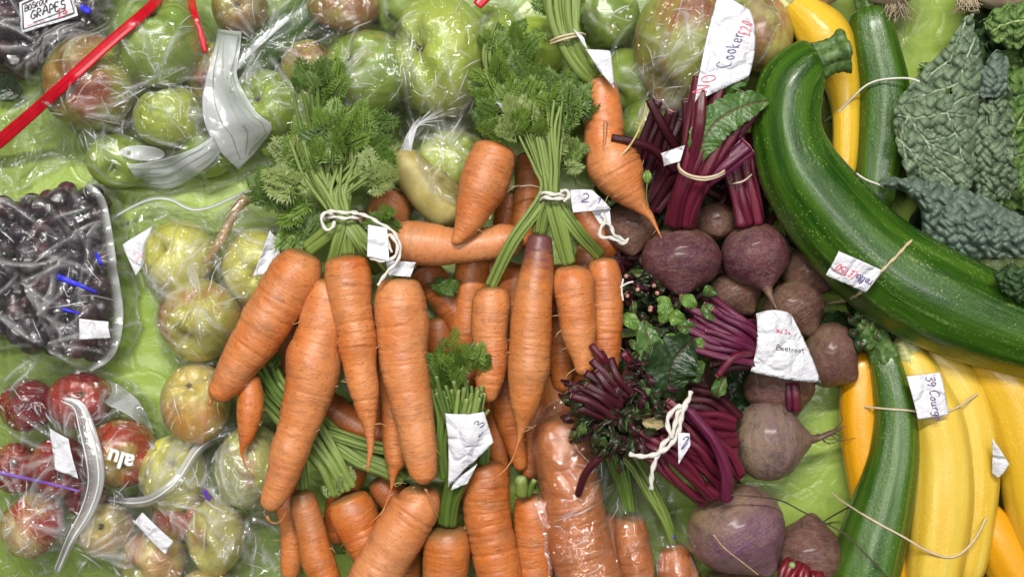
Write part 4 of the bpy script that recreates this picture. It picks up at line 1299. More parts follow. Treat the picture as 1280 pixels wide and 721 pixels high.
# ================================================================ BEETROOTS
B_ = {}
beet('shiny purple beetroot below the rubber banded stalks', 852, 323, 50, 42, BEET_P, 72, (-.05, -.85, .35), tail=16, tailr=.16, hairs=1)
beet('second purple beetroot, right of the shiny one, tail pointing down', 944, 318, 43, 42, BEET_P, 62, (.2, -.8, .35), tail=26, tailcurve=(4, -4), tailr=.26, hairs=2)
beet('rough brown beetroot peeping out between two purple ones', 894, 277, 28, 24, BEET_D, 42, (0, -.5, .6), tail=0)
beet('dark dusty beetroot behind the forked carrot tip', 788, 285, 36, 34, BEET_D, 34, (0, -.5, .3), tail=0)
beet('red brown beetroot hidden under the giant courgette', 1008, 338, 32, 32, BEET_D, 34, (.5, -.5, .3), tail=0)
beet('round brown beetroot above the white beetroot tag', 992, 384, 38, 36, BEET_D, 46, (.3, -.5, .2), tail=0)
beet('brown beetroot in the shade below two purple ones', 918, 366, 34, 28, BEET_D, 30, (.3, -.5, .2), tail=0)
beet('round beetroot right of the white beetroot tag', 1037, 443, 35, 42, BEET_R, 52, (.6, -.5, .2), tail=0, hairs=0)
beet('beetroot under the white beetroot tag', 973, 484, 45, 35, BEET_R, 38, (.3, -.9, .1), tail=0)
beet('grey ringed beetroot with a curling whiskery tail', 960, 551, 47, 50, BEET_G, 54, (1, .05, .02), tail=36, tailcurve=(8, 14), hairs=9, tailr=.2)
beet('largest violet grey beetroot at the bottom', 920, 660, 62, 58, BEET_V, 66, (.55, -.75, .25), tail=0)
beet('beetroot with bright red inner stalks showing, bottom edge', 1010, 692, 43, 44, BEET_R, 46, (.1, 1, .05), tail=0)
beet('small grey beetroot below the dark leaves', 873, 474, 19, 26, BEET_R, 34, (.1, -1, .3), tail=8, tailr=.15, hairs=1)
beet('dark beetroot cut off by the bottom edge', 918, 742, 44, 36, BEET_D, 34, (.1, -1, .3), tail=0)
beets = [o for o in col.objects if o.name.startswith('beetroot')]
def BT(k): return next(o for o in beets if k in o['label'])

# ================================================================ SAVOY CABBAGE
cab = thing('savoy_cabbage', 'dark crinkly savoy cabbage with pale veins, upper right', 'cabbage', 1210, 180, 0)
savoy(cab, [(1206, 50), (1214, 10), (1240, -10), (1320, -20)], [(1130, 300), (1190, 316), (1250, 320), (1330, 320)], 18, SAV_D, seed=2, cell=17, n=(120, 120), dome=6)
savoy(cab, [(1224, 98), (1240, 70), (1265, 60), (1320, 50)], [(1216, 220), (1240, 250), (1270, 262), (1320, 270)], 40, SAV_G, veins=[((1240, 240), (1262, 180), (1290, 120)), ((1262, 180), (1250, 150), (1242, 120)), ((1255, 200), (1285, 190), (1310, 180)), ((1250, 215), (1235, 195), (1228, 170)), ((1270, 160), (1300, 155), (1315, 150))], seed=5, cell=11, blister=5.5, n=(150, 170), dome=18, vw=1.3)
savoy(cab, [(1212, 30), (1222, 24), (1236, 28)], [(1206, 235), (1222, 250), (1246, 250)], 50, SAV_D, seed=9, cell=10, blister=6, edge=5, n=(60, 150), zb=-8)
savoy(cab, [(1245, 62), (1258, 70), (1262, 82)], [(1212, 112), (1226, 122), (1256, 120)], 82, SAV_B, seed=19, cell=9, blister=4, edge=2, n=(60, 70), dome=10)
savoy(cab, [(1214, 96), (1234, 92), (1262, 104)], [(1212, 240), (1240, 252), (1272, 240)], 66, SAV, seed=29, cell=9, blister=5, edge=5, n=(100, 150), dome=16)
savoy(cab, [(1230, 26), (1246, 10), (1270, 4), (1310, 0)], [(1234, 40), (1244, 54), (1270, 60), (1310, 50)], 84, SAV_G, seed=39, cell=8, blister=4, edge=3, n=(110, 80), dome=12, veins=[((1236, 42), (1256, 30), (1290, 24))])
savoy(cab, [(1117, 165), (1121, 128), (1150, 92), (1182, 58), (1200, 30), (1215, 14)], [(1134, 222), (1160, 232), (1190, 238), (1214, 232), (1219, 160), (1228, 80)], 88, SAV,
      veins=[((1128, 132), (1140, 152), (1157, 176), (1170, 198), (1195, 218), (1212, 232)), ((1120, 172), (1140, 190), (1165, 206), (1192, 228)), ((1157, 176), (1180, 172), (1207, 163)),
             ((1160, 178), (1185, 192), (1206, 203)), ((1123, 144), (1150, 147), (1183, 142), (1220, 146)), ((1141, 124), (1174, 113), (1197, 104), (1206, 78), (1219, 48)),
             ((1160, 96), (1188, 73), (1200, 44), (1210, 20)), ((1185, 144), (1195, 168), (1204, 200)), ((1145, 192), (1150, 210), (1152, 226)), ((1183, 142), (1200, 125), (1222, 118)), ((1135, 146), (1128, 170), (1132, 200))],
      seed=4, cell=11.5, blister=4.4, vw=1.25, edge=2.2, dome=22, n=(190, 180), holes=((1186, 114, 4),))
savoy(cab, [(1100, 226), (1128, 222), (1160, 226), (1195, 232), (1230, 246), (1262, 262), (1310, 285)], [(1100, 233), (1128, 240), (1150, 262), (1157, 302), (1192, 322), (1240, 322), (1310, 322)], 92, SAV_B, seed=49, cell=10, blister=6, edge=1.6, dome=26, n=(200, 120), vw=1.3)
lf = thing('cabbage_leaf', 'loose dark green savoy leaf at the right edge on the giant courgette', 'leaf', 1262, 352, 90)
savoy(lf, [(1244, 342), (1262, 332), (1310, 330)], [(1246, 352), (1262, 372), (1310, 384)], 152, SAV_D, seed=59, cell=8, edge=3, blister=4, n=(70, 60))
t = thing('green_scrap', 'tiny scrap of green leaf on the cloth beside the cabbage', 'leaf scrap', 1157, 85, 2)
leafblade(t, [(1150, 80, 4, 2), (1158, 84, 9, 6), (1166, 90, 10, 4), (1166, 100, 8, 1)], SAV_G, name='blade', seed=3, nu=14)

# onions with dried roots at the top
def onion(label, x, y, rx, ry, rootc, seed, z=34, name='onion', mat=ONION, spread=30, droop=30):
    r_ = np.random.RandomState(seed)
    t = thing(name, label, 'onion', x, y, 0, 'onions at the top edge')
    m = M(); nb, na = 48, 32
    ph = np.linspace(0.02, PI - .02, na)[:, None]; th = np.linspace(0, 2 * PI, nb, endpoint=False)[None]
    rr = 1 + .02 * np.cos(9 * th) + .01 * np.cos(17 * th)
    loc = np.stack([np.sin(ph) * np.cos(th) * rr, np.cos(ph) * (1 + 0 * th), np.sin(ph) * np.sin(th) * rr], -1).reshape(-1, 3)
    F = [(i * nb + j, i * nb + (j + 1) % nb, (i + 1) * nb + (j + 1) % nb, (i + 1) * nb + j) for i in range(na - 1) for j in range(nb)]
    c = W(x, y, z)
    m.add(loc * [rx, ry, min(rx, 34)] + c, F, loc, np.stack([np.cos(th) * 5 * np.ones_like(ph), np.sin(th) * 5 * np.ones_like(ph), ph * .3 * np.ones_like(th)], -1).reshape(-1, 3))
    m.build('bulb', mat, t, solid=True)
    rc = W(*rootc, z)
    rm = M()
    for q in range(80 if spread else 0):
        a = r_.uniform(-1, 1); b = r_.uniform(-.5, .8)
        e = rc + np.array([a * spread, -droop * r_.uniform(.4, 1.1), b * 20])
        mid = (rc + e) / 2 + r_.randn(3) * 4
        tube(rm, [(*(rc + [a * 12, 0, b * 6]), .9), (*mid, .7), (*e, .35)], n=4, step=5, image=False)
    if spread: rm.build('beard', BROOTS, t)
onion('onion with a beard of dry roots above the straight courgette', 1112, -26, 42, 32, (1118, 2), 3, spread=24, droop=26, z=60)
onion('pale bulb at the top edge left of the bearded onion', 1022, -18, 30, 27, (1022, 10), 4, spread=0, z=40)
onion('pinkish striped bulb with short dry roots, top right edge', 1262, -26, 56, 38, (1208, 0), 5, spread=16, droop=16, z=70)

# ================================================================ BAGS (first layer, over the fruit)
bagred, hred = bag('produce_bag', 'clear zip bag of apples with a red zip strip, top left', [(-40, 150), (40, 92), (92, 45), (150, -10), (210, -40), (262, -40), (262, 60), (268, 150), (278, 196), (230, 232), (150, 232), (110, 205), (60, 200), (-40, 250)],
                   FILM, seed=1, folds=80, anchors=((205, 110), (100, 150), (250, 190)), iters=220, amp=1.3)
ribbon(bagred, 'zip_strip', [(-30, 200), (5, 172), (60, 124), (130, 60), (185, 12), (225, -30)], [8, 8, 7, 6.5, 6, 5.5], REDZIP, hred, lift=3, thick=1.5, sm=20, tight=1.0, extra=((0, .8, REDZIP, 'zip_rib'),))
ribbon(bagred, 'zip_end', [(238, -8), (243, 22), (252, 48), (257, 66)], [5, 5, 4, 2], REDZIP, hred, lift=4, thick=1.2, sm=14, tight=.7)
def panel(parent, name, top, bot, mat, th, lift=2.2, n=(40, 30), sm=3, thick=.5, zref=60):
    T_ = resample(catmull(np.array(top, float)), step=1)[0]; B_ = resample(catmull(np.array(bot, float)), step=1)[0]
    nu, nv = n
    tt = np.array([T_[int(k)] for k in np.linspace(0, len(T_) - 1, nu)]); bb = np.array([B_[int(k)] for k in np.linspace(0, len(B_) - 1, nu)])
    v = np.linspace(0, 1, nv)[None, :, None]
    I = tt[:, None] * (1 - v) + bb[:, None] * v
    Z = np.full((nu, nv), float(zref))
    for itn in range(3):
        k = 1 - Z / H
        X = (I[..., 0] - CX) * k; Y = -(I[..., 1] - CY) * k
        Z = smooth2(np.array([[surf_h(th, X[i, j], Y[i, j]) for j in range(nv)] for i in range(nu)]), sm)
    Z = Z + lift
    k = 1 - Z / H; X = (I[..., 0] - CX) * k; Y = -(I[..., 1] - CY) * k
    V = np.stack([X, Y, Z], -1)
    m = M(); m.add(V, grid_faces(nu, nv), V * .01, np.full(V.shape, .3) * [1, 0, 0])
    o = m.build(name, mat, parent, thick=thick)
    o['_'] = 0
    def at(u, w):
        i = u * (nu - 1); j = w * (nv - 1); a = min(nu - 2, int(i)); b = min(nv - 2, int(j)); f, g = i - a, j - b
        return (V[a, b] * (1 - f) + V[a + 1, b] * f) * (1 - g) + (V[a, b + 1] * (1 - f) + V[a + 1, b + 1] * f) * g
    return o, at
class PTag(Tag):
    """writing printed on a bag panel"""
    def __init__(s, o, at):
        s.t = o; s.at = at; s.c = [at(0, 0), at(1, 0), at(1, 1), at(0, 1)]
    def p(s, u, v): return s.at(min(1, max(0, u)), min(1, max(0, v))) + np.array([0, 0, .4])
# printed white write-on stripes + oval on the red-zip bag
o, at = panel(bagred, 'write_on_panel', [(158, 206), (185, 203), (215, 196), (245, 184), (266, 170)], [(176, 232), (210, 236), (238, 224), (262, 206), (276, 190)], WPRINT, hred)
pt = PTag(o, at)
for v in (.22, .5, .78): pt.line([(.02, v), (.35, v + .03), (.7, v - .03), (.99, v)], .55, GREYLINE, 'printed_line')
ov = [(150 + 28 * (1 - math.cos(a)), 190 - 9.5 * math.sin(a)) for a in np.linspace(0.1, PI - .1, 12)]
ob_ = [(150 + 28 * (1 - math.cos(a)), 190 + 9.5 * math.sin(a)) for a in np.linspace(0.1, PI - .1, 12)]
o, at = panel(bagred, 'printed_oval', [(x, y + (x - 150) * .06) for x, y in ov], [(x, y + (x - 150) * .06) for x, y in ob_], WPRINT, hred, n=(30, 16))
PTag(o, at).write('Cosmeta', .2, .68, .40, w=.55, mat=GREYLINE)

bagpan, hpan = bag('produce_bag', 'clear bag with a white lined write-on panel over green apples', [(262, -40), (400, -45), (478, -40), (486, 20), (520, 60), (518, 130), (470, 160), (420, 150), (360, 200), (300, 222), (262, 190), (244, 140), (262, 60)],
                   FILM, seed=2, folds=110, anchors=((330, 60), (300, 140), (430, 120)), straight=(2.2, .6), amp=1.3)
o, at = panel(bagpan, 'write_on_panel', [(272, 37), (268, 60), (258, 98), (253, 128), (258, 160), (276, 190), (298, 212)], [(302, 40), (300, 62), (296, 92), (306, 118), (322, 142), (340, 160), (318, 192)], WPRINT, hpan, lift=4, sm=12, n=(60, 30))
pt = PTag(o, at)
pt.line([(.02, .08), (.03, .9), (.25, .85), (.5, .88), (.8, .9), (.95, .6)], .9, GREYLINE, 'printed_line')
pt.line([(.06, .25), (.25, .5), (.45, .6), (.7, .62), (.93, .5)], .6, GREYLINE, 'printed_line')
pt.line([(.03, .15), (.25, .2), (.5, .28), (.75, .32), (.95, .3)], .6, GREYLINE, 'printed_line')
pt.line([(.3, .8), (.5, .75), (.75, .8)], .6, GREYLINE, 'printed_line')
ribbon(bagpan, 'zip_strip', [(360, 20), (330, 45), (300, 75), (285, 100)], [5, 6, 5, 3], ZIPW, hpan, lift=3)

bagbig, hbig = bag('produce_bag', 'thin clear bag knotted below the largest green apple', [(478, -40), (560, -45), (640, -20), (650, 60), (632, 120), (600, 160), (625, 200), (590, 255), (545, 245), (520, 190), (498, 170), (500, 120), (486, 60)],
                   FILM, seed=3, folds=70, anchors=((516, 165), (548, 150), (560, 190)), amp=1.1, foldlen=(30, 110))
# gathered neck of that bag
nk = M()
for q in range(22):
    a = rng.uniform(-1, 1); s_ = rng.uniform(.3, 1)
    tube(nk, [(514 + a * 8 + 34 * s_ + a * 26 * s_, 166 - 34 * s_ + abs(a) * 6, 82 + 14 * s_, .3), (514 + a * 6 + 12 * s_, 160 - 8 * s_, 84, .8), (513 + a * 5, 170, 82, 1.3), (508 + a * 7, 186, 80, 1.1), (503 + a * 13, 203, 76, .4)], n=6, step=3)
nk.build('gathered_neck', PLEAT, bagbig)
t_ = thing('red_zip_bag', 'corner of a clear bag with a red zip at the top edge', 'plastic bag', 604, 2, 40, 'clear plastic produce bags')
m = M(); sweep(m, [(596, 8, 98, 6), (606, -4, 98, 8), (616, -18, 98, 8)], n=16, step=2, flat=.35, domes=(.1, .1)); m.build('zip_strip', REDZIP, t_)

bagcook, hcook = bag('produce_bag', 'crackled clear bag over the very large cooking apple', [(700, -40), (800, -45), (900, -45), (960, -45), (968, 20), (958, 60), (935, 110), (915, 190), (880, 240), (800, 235), (775, 200), (782, 150), (760, 90), (735, 40)],
                     FILM, seed=4, folds=120, anchors=((860, 60), (808, 120), (850, 100)), amp=1.0, foldlen=(12, 70))

baggr, hgr = bag('produce_bag', 'stiff crumpled clear bag holding the large mass of grapes', [(-40, 250), (20, 246), (70, 236), (100, 220), (126, 232), (140, 262), (152, 330), (160, 400), (150, 440), (110, 462), (60, 470), (-40, 478)],
                 FILM_DARK, seed=5, folds=60, anchors=((110, 320), (30, 340), (60, 430)), amp=1.8, foldlen=(40, 110), lift=14, pleats=.5)
ribbon(baggr, 'rolled_edge', [(108, 232), (126, 250), (134, 290), (141, 340), (147, 395), (138, 440), (112, 462)], [5, 5, 6, 6, 7, 6, 3], ZIPW, hgr, lift=2.5, sm=8)
#ribbon(baggr, 'fold', [(68, 250), (80, 285), (100, 312), (118, 330)], [2, 6, 6, 2], ZIPW, hgr, lift=3.5, sm=10)
#ribbon(baggr, 'fold', [(62, 300), (84, 325), (110, 345), (134, 364)], [2, 6, 7, 3], FILM_MILK, hgr, lift=3.5, sm=10)
for P_, w_ in (([(72, 345), (88, 352), (104, 358), (122, 366)], [3.5, 3, 2.2, 1]), ([(78, 386), (100, 392)], [2.2, 1]), ([(120, 316), (127, 332)], [2.5, 2])):
    ribbon(baggr, 'blue_print_mark', P_, w_, INK_BL, hgr, lift=1.6, thick=.3, sm=2)
baggt, hgt = bag('produce_bag', 'dark crumpled clear bag around the top left grapes', [(-40, -45), (150, -45), (128, 30), (96, 66), (50, 100), (20, 116), (-40, 100)],
                 FILM_DARK, seed=6, folds=60, anchors=((60, 60), (110, 20)), amp=2.0, foldlen=(20, 70), lift=12, pleats=.9)
ribbon(baggt, 'blue_print_mark', [(101, 8), (108, 13), (114, 13)], [3, 4, 3], INK_BL, hgt, lift=1.6, thick=.3)

bagyel, hyel = bag('produce_bag', 'clear zip bag over the yellow apples, left of the carrots', [(146, 262), (185, 250), (240, 262), (300, 246), (340, 232), (372, 262), (368, 340), (352, 430), (340, 520), (368, 600), (350, 640), (300, 600), (262, 560), (212, 552), (200, 470), (184, 430), (172, 350), (152, 300)],
                   FILM, seed=7, folds=120, anchors=((285, 290), (260, 380), (190, 380)), amp=1.2, foldlen=(20, 90), straight=(.9, 2.3))
ribbon(bagyel, 'zip_strip', [(124, 286), (150, 268), (185, 251), (212, 250), (238, 262), (262, 260), (295, 246), (330, 233)], [2.2] * 8, ZIPW, hyel, lift=4, thick=1.2, extra=((0, .7, RIB, 'zip_rib'),), sm=12, tight=.8)

bagred2, hred2 = bag('produce_bag', 'clear zip bag of red apples in the bottom left corner', [(-40, 480), (20, 466), (80, 462), (130, 470), (165, 492), (188, 530), (198, 575), (180, 620), (176, 690), (150, 760), (-40, 760)],
                     FILM, seed=8, folds=120, anchors=((90, 560), (40, 640), (110, 690)), amp=1.5, foldlen=(20, 90), straight=(.4, 1.4))
o, at = panel(bagred2, 'white_printed_corner', [(128, 472), (150, 482), (172, 500), (188, 528), (196, 560)], [(130, 490), (134, 505), (148, 512), (172, 528), (190, 562)], WPRINT, hred2, lift=3)
# bold white printed letters
fc = bpy.data.curves.new('printed_letters', 'FONT'); fc.body = 'alu'; fc.size = 27 * S; fc.extrude = .0001; fc.offset = .0009 * .6; fc.align_x = 'CENTER'
fo = bpy.data.objects.new('tmp', fc); col.objects.link(fo)
bpy.context.view_layer.update()
me = bpy.data.meshes.new_from_object(fo.evaluated_get(bpy.context.evaluated_depsgraph_get())); bpy.data.objects.remove(fo)
fo = bpy.data.objects.new('printed_letters', me); col.objects.link(fo); me.materials.clear(); me.materials.append(WPRINT2 if 'WPRINT2' in globals() else RIB)
fo.parent = bagred2
p = W(153, 565, 92); fo.location = Vector(p) * S - parent_world(bagred2); fo.rotation_euler = (0, 0, math.radians(180 - 17))
band_w = [4, 8, 12, 13, 12, 10, 7, 5]
ribbon(bagred2, 'zip_strip', [(80, 500), (97, 508), (106, 535), (115, 572), (117, 605), (106, 640), (88, 672), (70, 715)], band_w, ZIPW, hred2, lift=6, sm=14, tight=.9, extra=((.5, 1.4, RIB, 'zip_rib'), (-.5, .7, RIB, 'zip_rib')))
ribbon(bagred2, 'violet_seam', [(-10, 588), (30, 597), (70, 606), (100, 614)], [1.6, 1.8, 1.6, 1.2], plain('violet_edge', (.22, .12, .5), .3, .2, 5), hred2, lift=3, sm=8)

bagbot, hbot = bag('produce_bag', 'clear zip bag of blotchy apples at the bottom, left of the carrots', [(140, 640), (180, 600), (196, 566), (216, 542), (262, 556), (300, 550), (326, 590), (345, 640), (350, 700), (356, 770), (130, 770), (150, 700)],
                   FILM_MILK, seed=9, folds=110, anchors=((310, 640), (200, 620), (260, 620)), amp=1.4, foldlen=(20, 90), straight=(1.3, 1.8))
ribbon(bagbot, 'zip_strip', [(134, 624), (160, 628), (190, 624), (222, 600), (248, 562), (275, 545), (305, 536)], [4, 6, 7, 7, 7, 7, 5], ZIPW, hbot, lift=8, sm=14, tight=.9, extra=((.0, 1.2, RIB, 'zip_rib'),))
ribbon(bagbot, 'violet_print_mark', [(255, 612), (262, 625)], [2, 1.6], plain('violet_print', (.15, .03, .5), .4, .2, 5), hbot, lift=1.6, thick=.3)


# ================================================================ COURGETTES
marrow('giant dark green courgette curving across the right side', [(1026, 74, 26), (1008, 84, 34), (990, 106, 41), (982, 138, 42), (985, 175, 44), (1001, 217, 51), (1030, 258, 56), (1066, 299, 59), (1106, 334, 62), (1152, 362, 64), (1202, 386, 62), (1256, 406, 58), (1310, 422, 53), (1352, 432, 40)],
       110, COUR, ribs=(5, .034), dome=(.5, .9), zs=[118, 116, 112, 108, 105, 100, 95, 92, 90, 90, 90, 90, 90, 90],
       stem=[(1020, 78, 118, 24), (1034, 72, 120, 21), (1046, 68, 122, 22), (1054, 65, 123, 27), (1058, 64, 123, 26)], stemmat=CSTEM_D, seed=11)
marrow('straight dark green courgette at the top under a thin string', [(1084, 8, 20), (1088, 30, 27), (1095, 65, 30), (1104, 112, 32), (1103, 160, 31), (1098, 205, 28), (1094, 245, 24), (1092, 268, 16)], 46, COUR2, ribs=(5, .04), dome=(.5, .8),
       stem=[(1086, 16, 46, 14), (1082, 0, 46, 12), (1078, -14, 46, 13)], stemmat=CSTEM_D, seed=21)
marrow('crook necked yellow courgette behind the giant green one', [(982, -2, 10), (996, 10, 19), (1012, 25, 27), (1030, 48, 33), (1043, 78, 28), (1053, 108, 21), (1057, 145, 17), (1057, 180, 16), (1055, 212, 14), (1052, 226, 9)], 42, YEL, ribs=(5, .02), dome=(.5, .9),
       stem=[(990, 5, 44, 15), (982, -4, 44, 12), (974, -16, 46, 11)], stemmat=YSTEM, seed=5, group='yellow courgettes')
marrow('long green courgette standing left of the yellow pair', [(1103, 440, 14), (1108, 456, 20), (1115, 485, 24), (1120, 522, 27), (1117, 570, 31), (1106, 620, 36), (1092, 672, 41), (1078, 722, 43), (1062, 770, 40)], 60, COUR2, ribs=(5, .045), dome=(.4, .8),
       stem=[(1106, 450, 62, 17), (1099, 432, 64, 15), (1088, 418, 64, 19), (1076, 410, 62, 24)], stemmat=CSTEM_D, seed=33)
marrow('orange yellow courgette half hidden behind the long green one', [(1082, 440, 16), (1077, 465, 22), (1075, 510, 25), (1079, 560, 26), (1090, 620, 26), (1104, 680, 26), (1120, 740, 26)], 32, YELO, ribs=(5, .02), group='yellow courgettes', seed=2)
marrow('pale yellow courgette carrying the white courge tag', [(1134, 438, 17), (1143, 455, 22), (1155, 482, 27), (1170, 520, 32), (1178, 565, 34), (1178, 620, 37), (1173, 670, 36), (1166, 722, 33), (1160, 770, 28)], 62, YELP, ribs=(5, .03), dome=(.3, .8),
       stem=[(1138, 450, 62, 18), (1131, 432, 64, 15), (1125, 422, 65, 13)], stemmat=YSTEM, seed=8, group='yellow courgettes')
marrow('pale yellow courgette lying right behind the tagged one', [(1156, 430, 12), (1176, 448, 23), (1198, 482, 28), (1213, 530, 30), (1218, 590, 30), (1213, 650, 29), (1205, 705, 26), (1198, 730, 16)], 42, YELP, ribs=(5, .03), seed=14, group='yellow courgettes')
marrow('big bright yellow courgette at the right edge', [(1215, 440, 20), (1242, 465, 32), (1268, 510, 38), (1286, 570, 41), (1300, 640, 40), (1310, 700, 34)], 46, YEL, ribs=(5, .03), seed=3, group='yellow courgettes')
marrow('deep yellow courgette in the bottom right corner', [(1216, 625, 16), (1236, 655, 26), (1258, 695, 32), (1282, 735, 34), (1310, 780, 30)], 30, YELO, ribs=(5, .03), seed=6, group='yellow courgettes')
marrow('yellow courgette between green one and tagged one, bottom edge', [(1135, 655, 14), (1142, 690, 18), (1136, 730, 18), (1132, 770, 16)], 24, YEL, ribs=(5, .03), seed=7, group='yellow courgettes')

# ================================================================ TAGS in the bags
def tz(x, y, d=2, zref=70):
    p = W(x, y, zref); return topz(p[0], p[1]) + d
tg = Tag((24, 4, 70), (88, -22, 70), (98, 20, 66), (28, 43, 66), bend=2, seed=3).build('price_card', 'black framed card lettered GRAPES in the top left corner', 'handwritten paper tags')
tg.line([(.06, .1), (.94, .08), (.95, .9), (.05, .9), (.06, .1)], .8, INK_B, 'border')
tg.write('BOSKOOP', .10, .36, .17, w=.6, mat=INK_B, ang=-.0, gap=.22)
tg.write('GRAPES', .20, .68, .24, w=.8, mat=INK_B, gap=.25)
tg.line([(.24, .80), (.5, .78), (.82, .74)], .55, INK_B, 'underline')
tg.write('£4', .66, .90, .24, w=.7, mat=INK_R, gap=.2)
tg.write('~~~~ ~~', .12, .88, .12, w=.55, mat=INK_P, name='faded_writing')

tg = Tag((154, 306, 42), (190, 283, 46), (188, 322, 46), (170, 345, 42), bend=4, seed=6).build('paper_slip', 'small blank looking slip left of the top yellow apple')
tg.write('Wne', .2, .5, .16, w=.35, mat=INK_P); tg.write('apples', .25, .72, .14, w=.35, mat=INK_P)
tg = Tag((338, 288, 96), (352, 306, 92), (345, 340, 86), (316, 345, 92), bend=-5, wav=2.5, seed=2).build('paper_slip', 'grey folded slip over the pale yellow apple by the carrot tuft')
tg = Tag((99, 398, 78), (136, 402, 80), (138, 422, 78), (100, 424, 76), bend=2, seed=9).build('paper_slip', 'blank slip inside the grape bag')
tg = Tag((62, 535, 84), (86, 548, 88), (98, 598, 84), (70, 586, 84), bend=2, seed=9).build('paper_slip', 'blank slip half covered by the curved bag zip')
tg = Tag((178, 640, 96), (217, 676, 92), (206, 692, 92), (168, 652, 94), bend=2, seed=5, wav=.6).build('paper_slip', 'narrow slip lying slanted on the bottom bag')
tg.write('x-', .35, .7, .4, w=.4, mat=INK_B)
tg = Tag((898, -8, 160), (938, 14, 158), (936, 96, 150), (868, 128, 152), bend=4, wav=1, seed=3, bulge=(0, .12, 0, .05)).build('paper_slip', 'long white slip reading Cooker on the apple bag')
tg.write('y Cooker', .55, .80, .095, w=.5, mat=INK_V, ang=-PI / 2 + .15, gap=.26)
tg.write('£2.0', .88, .40, .085, w=.5, mat=INK_R, ang=-PI / 2 + .1, gap=.2)
tg.write('NO', .20, .95, .10, w=.5, mat=INK_R, ang=-PI / 2 + .35, gap=.3)

# ================================================================ CARROTS
def ct(label, pts, z, mat=CA_PINK, **k): return carrot(label, pts, z, mat, **k)
GF = 'carrots low in the pile'
# low ones that fill the pile
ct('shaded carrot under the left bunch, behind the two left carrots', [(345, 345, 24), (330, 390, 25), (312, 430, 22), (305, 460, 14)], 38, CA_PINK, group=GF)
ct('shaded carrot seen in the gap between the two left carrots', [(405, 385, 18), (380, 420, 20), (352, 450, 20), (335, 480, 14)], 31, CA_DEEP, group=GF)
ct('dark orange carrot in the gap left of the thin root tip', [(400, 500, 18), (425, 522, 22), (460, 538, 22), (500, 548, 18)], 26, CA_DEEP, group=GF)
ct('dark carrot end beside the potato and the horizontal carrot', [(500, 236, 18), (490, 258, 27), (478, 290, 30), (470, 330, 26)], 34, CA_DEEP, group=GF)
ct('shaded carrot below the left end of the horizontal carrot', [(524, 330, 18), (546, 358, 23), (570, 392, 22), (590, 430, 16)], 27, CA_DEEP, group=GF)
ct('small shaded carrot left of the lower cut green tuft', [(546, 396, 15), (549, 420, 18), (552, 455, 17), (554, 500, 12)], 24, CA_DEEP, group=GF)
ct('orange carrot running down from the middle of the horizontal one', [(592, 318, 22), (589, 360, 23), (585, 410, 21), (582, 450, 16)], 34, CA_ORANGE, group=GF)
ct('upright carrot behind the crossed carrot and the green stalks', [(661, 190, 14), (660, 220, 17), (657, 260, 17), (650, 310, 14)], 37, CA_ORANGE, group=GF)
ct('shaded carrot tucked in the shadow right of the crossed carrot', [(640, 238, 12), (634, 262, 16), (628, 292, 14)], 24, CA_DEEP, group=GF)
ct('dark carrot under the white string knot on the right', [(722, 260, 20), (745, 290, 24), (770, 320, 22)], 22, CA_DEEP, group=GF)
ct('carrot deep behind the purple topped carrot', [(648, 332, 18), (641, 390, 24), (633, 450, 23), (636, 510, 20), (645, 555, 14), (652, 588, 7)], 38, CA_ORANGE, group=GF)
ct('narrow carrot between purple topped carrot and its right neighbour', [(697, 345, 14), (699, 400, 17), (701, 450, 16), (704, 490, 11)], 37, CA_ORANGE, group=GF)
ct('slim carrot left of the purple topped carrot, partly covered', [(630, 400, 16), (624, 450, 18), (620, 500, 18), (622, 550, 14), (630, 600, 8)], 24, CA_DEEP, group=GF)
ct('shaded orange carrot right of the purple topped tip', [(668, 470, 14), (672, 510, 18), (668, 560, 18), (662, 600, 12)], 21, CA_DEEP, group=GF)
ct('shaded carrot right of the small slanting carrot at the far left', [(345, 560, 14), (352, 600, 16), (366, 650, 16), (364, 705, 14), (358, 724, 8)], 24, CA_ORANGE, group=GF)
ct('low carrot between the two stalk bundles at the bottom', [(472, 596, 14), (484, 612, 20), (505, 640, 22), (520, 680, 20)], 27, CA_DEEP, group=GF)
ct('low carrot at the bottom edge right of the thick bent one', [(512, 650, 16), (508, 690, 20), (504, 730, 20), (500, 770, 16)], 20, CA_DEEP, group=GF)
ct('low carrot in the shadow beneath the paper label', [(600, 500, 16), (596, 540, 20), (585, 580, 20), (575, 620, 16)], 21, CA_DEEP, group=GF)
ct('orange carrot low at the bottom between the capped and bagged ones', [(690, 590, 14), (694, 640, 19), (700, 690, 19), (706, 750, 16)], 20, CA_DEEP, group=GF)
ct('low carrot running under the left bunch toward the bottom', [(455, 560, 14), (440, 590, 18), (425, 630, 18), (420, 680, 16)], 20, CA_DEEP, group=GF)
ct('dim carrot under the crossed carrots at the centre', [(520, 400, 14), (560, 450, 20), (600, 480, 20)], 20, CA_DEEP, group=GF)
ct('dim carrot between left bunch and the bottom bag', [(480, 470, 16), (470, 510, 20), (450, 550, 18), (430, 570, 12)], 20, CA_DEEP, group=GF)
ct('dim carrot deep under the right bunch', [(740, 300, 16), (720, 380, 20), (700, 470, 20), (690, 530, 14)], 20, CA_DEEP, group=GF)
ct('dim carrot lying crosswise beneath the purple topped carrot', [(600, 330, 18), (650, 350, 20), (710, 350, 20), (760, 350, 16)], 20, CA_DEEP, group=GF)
ct('low slanting carrot beneath the right bunch at the side of the beet leaves', [(660, 560, 16), (690, 520, 19), (720, 490, 18), (745, 470, 14)], 20, CA_DEEP, group=GF)

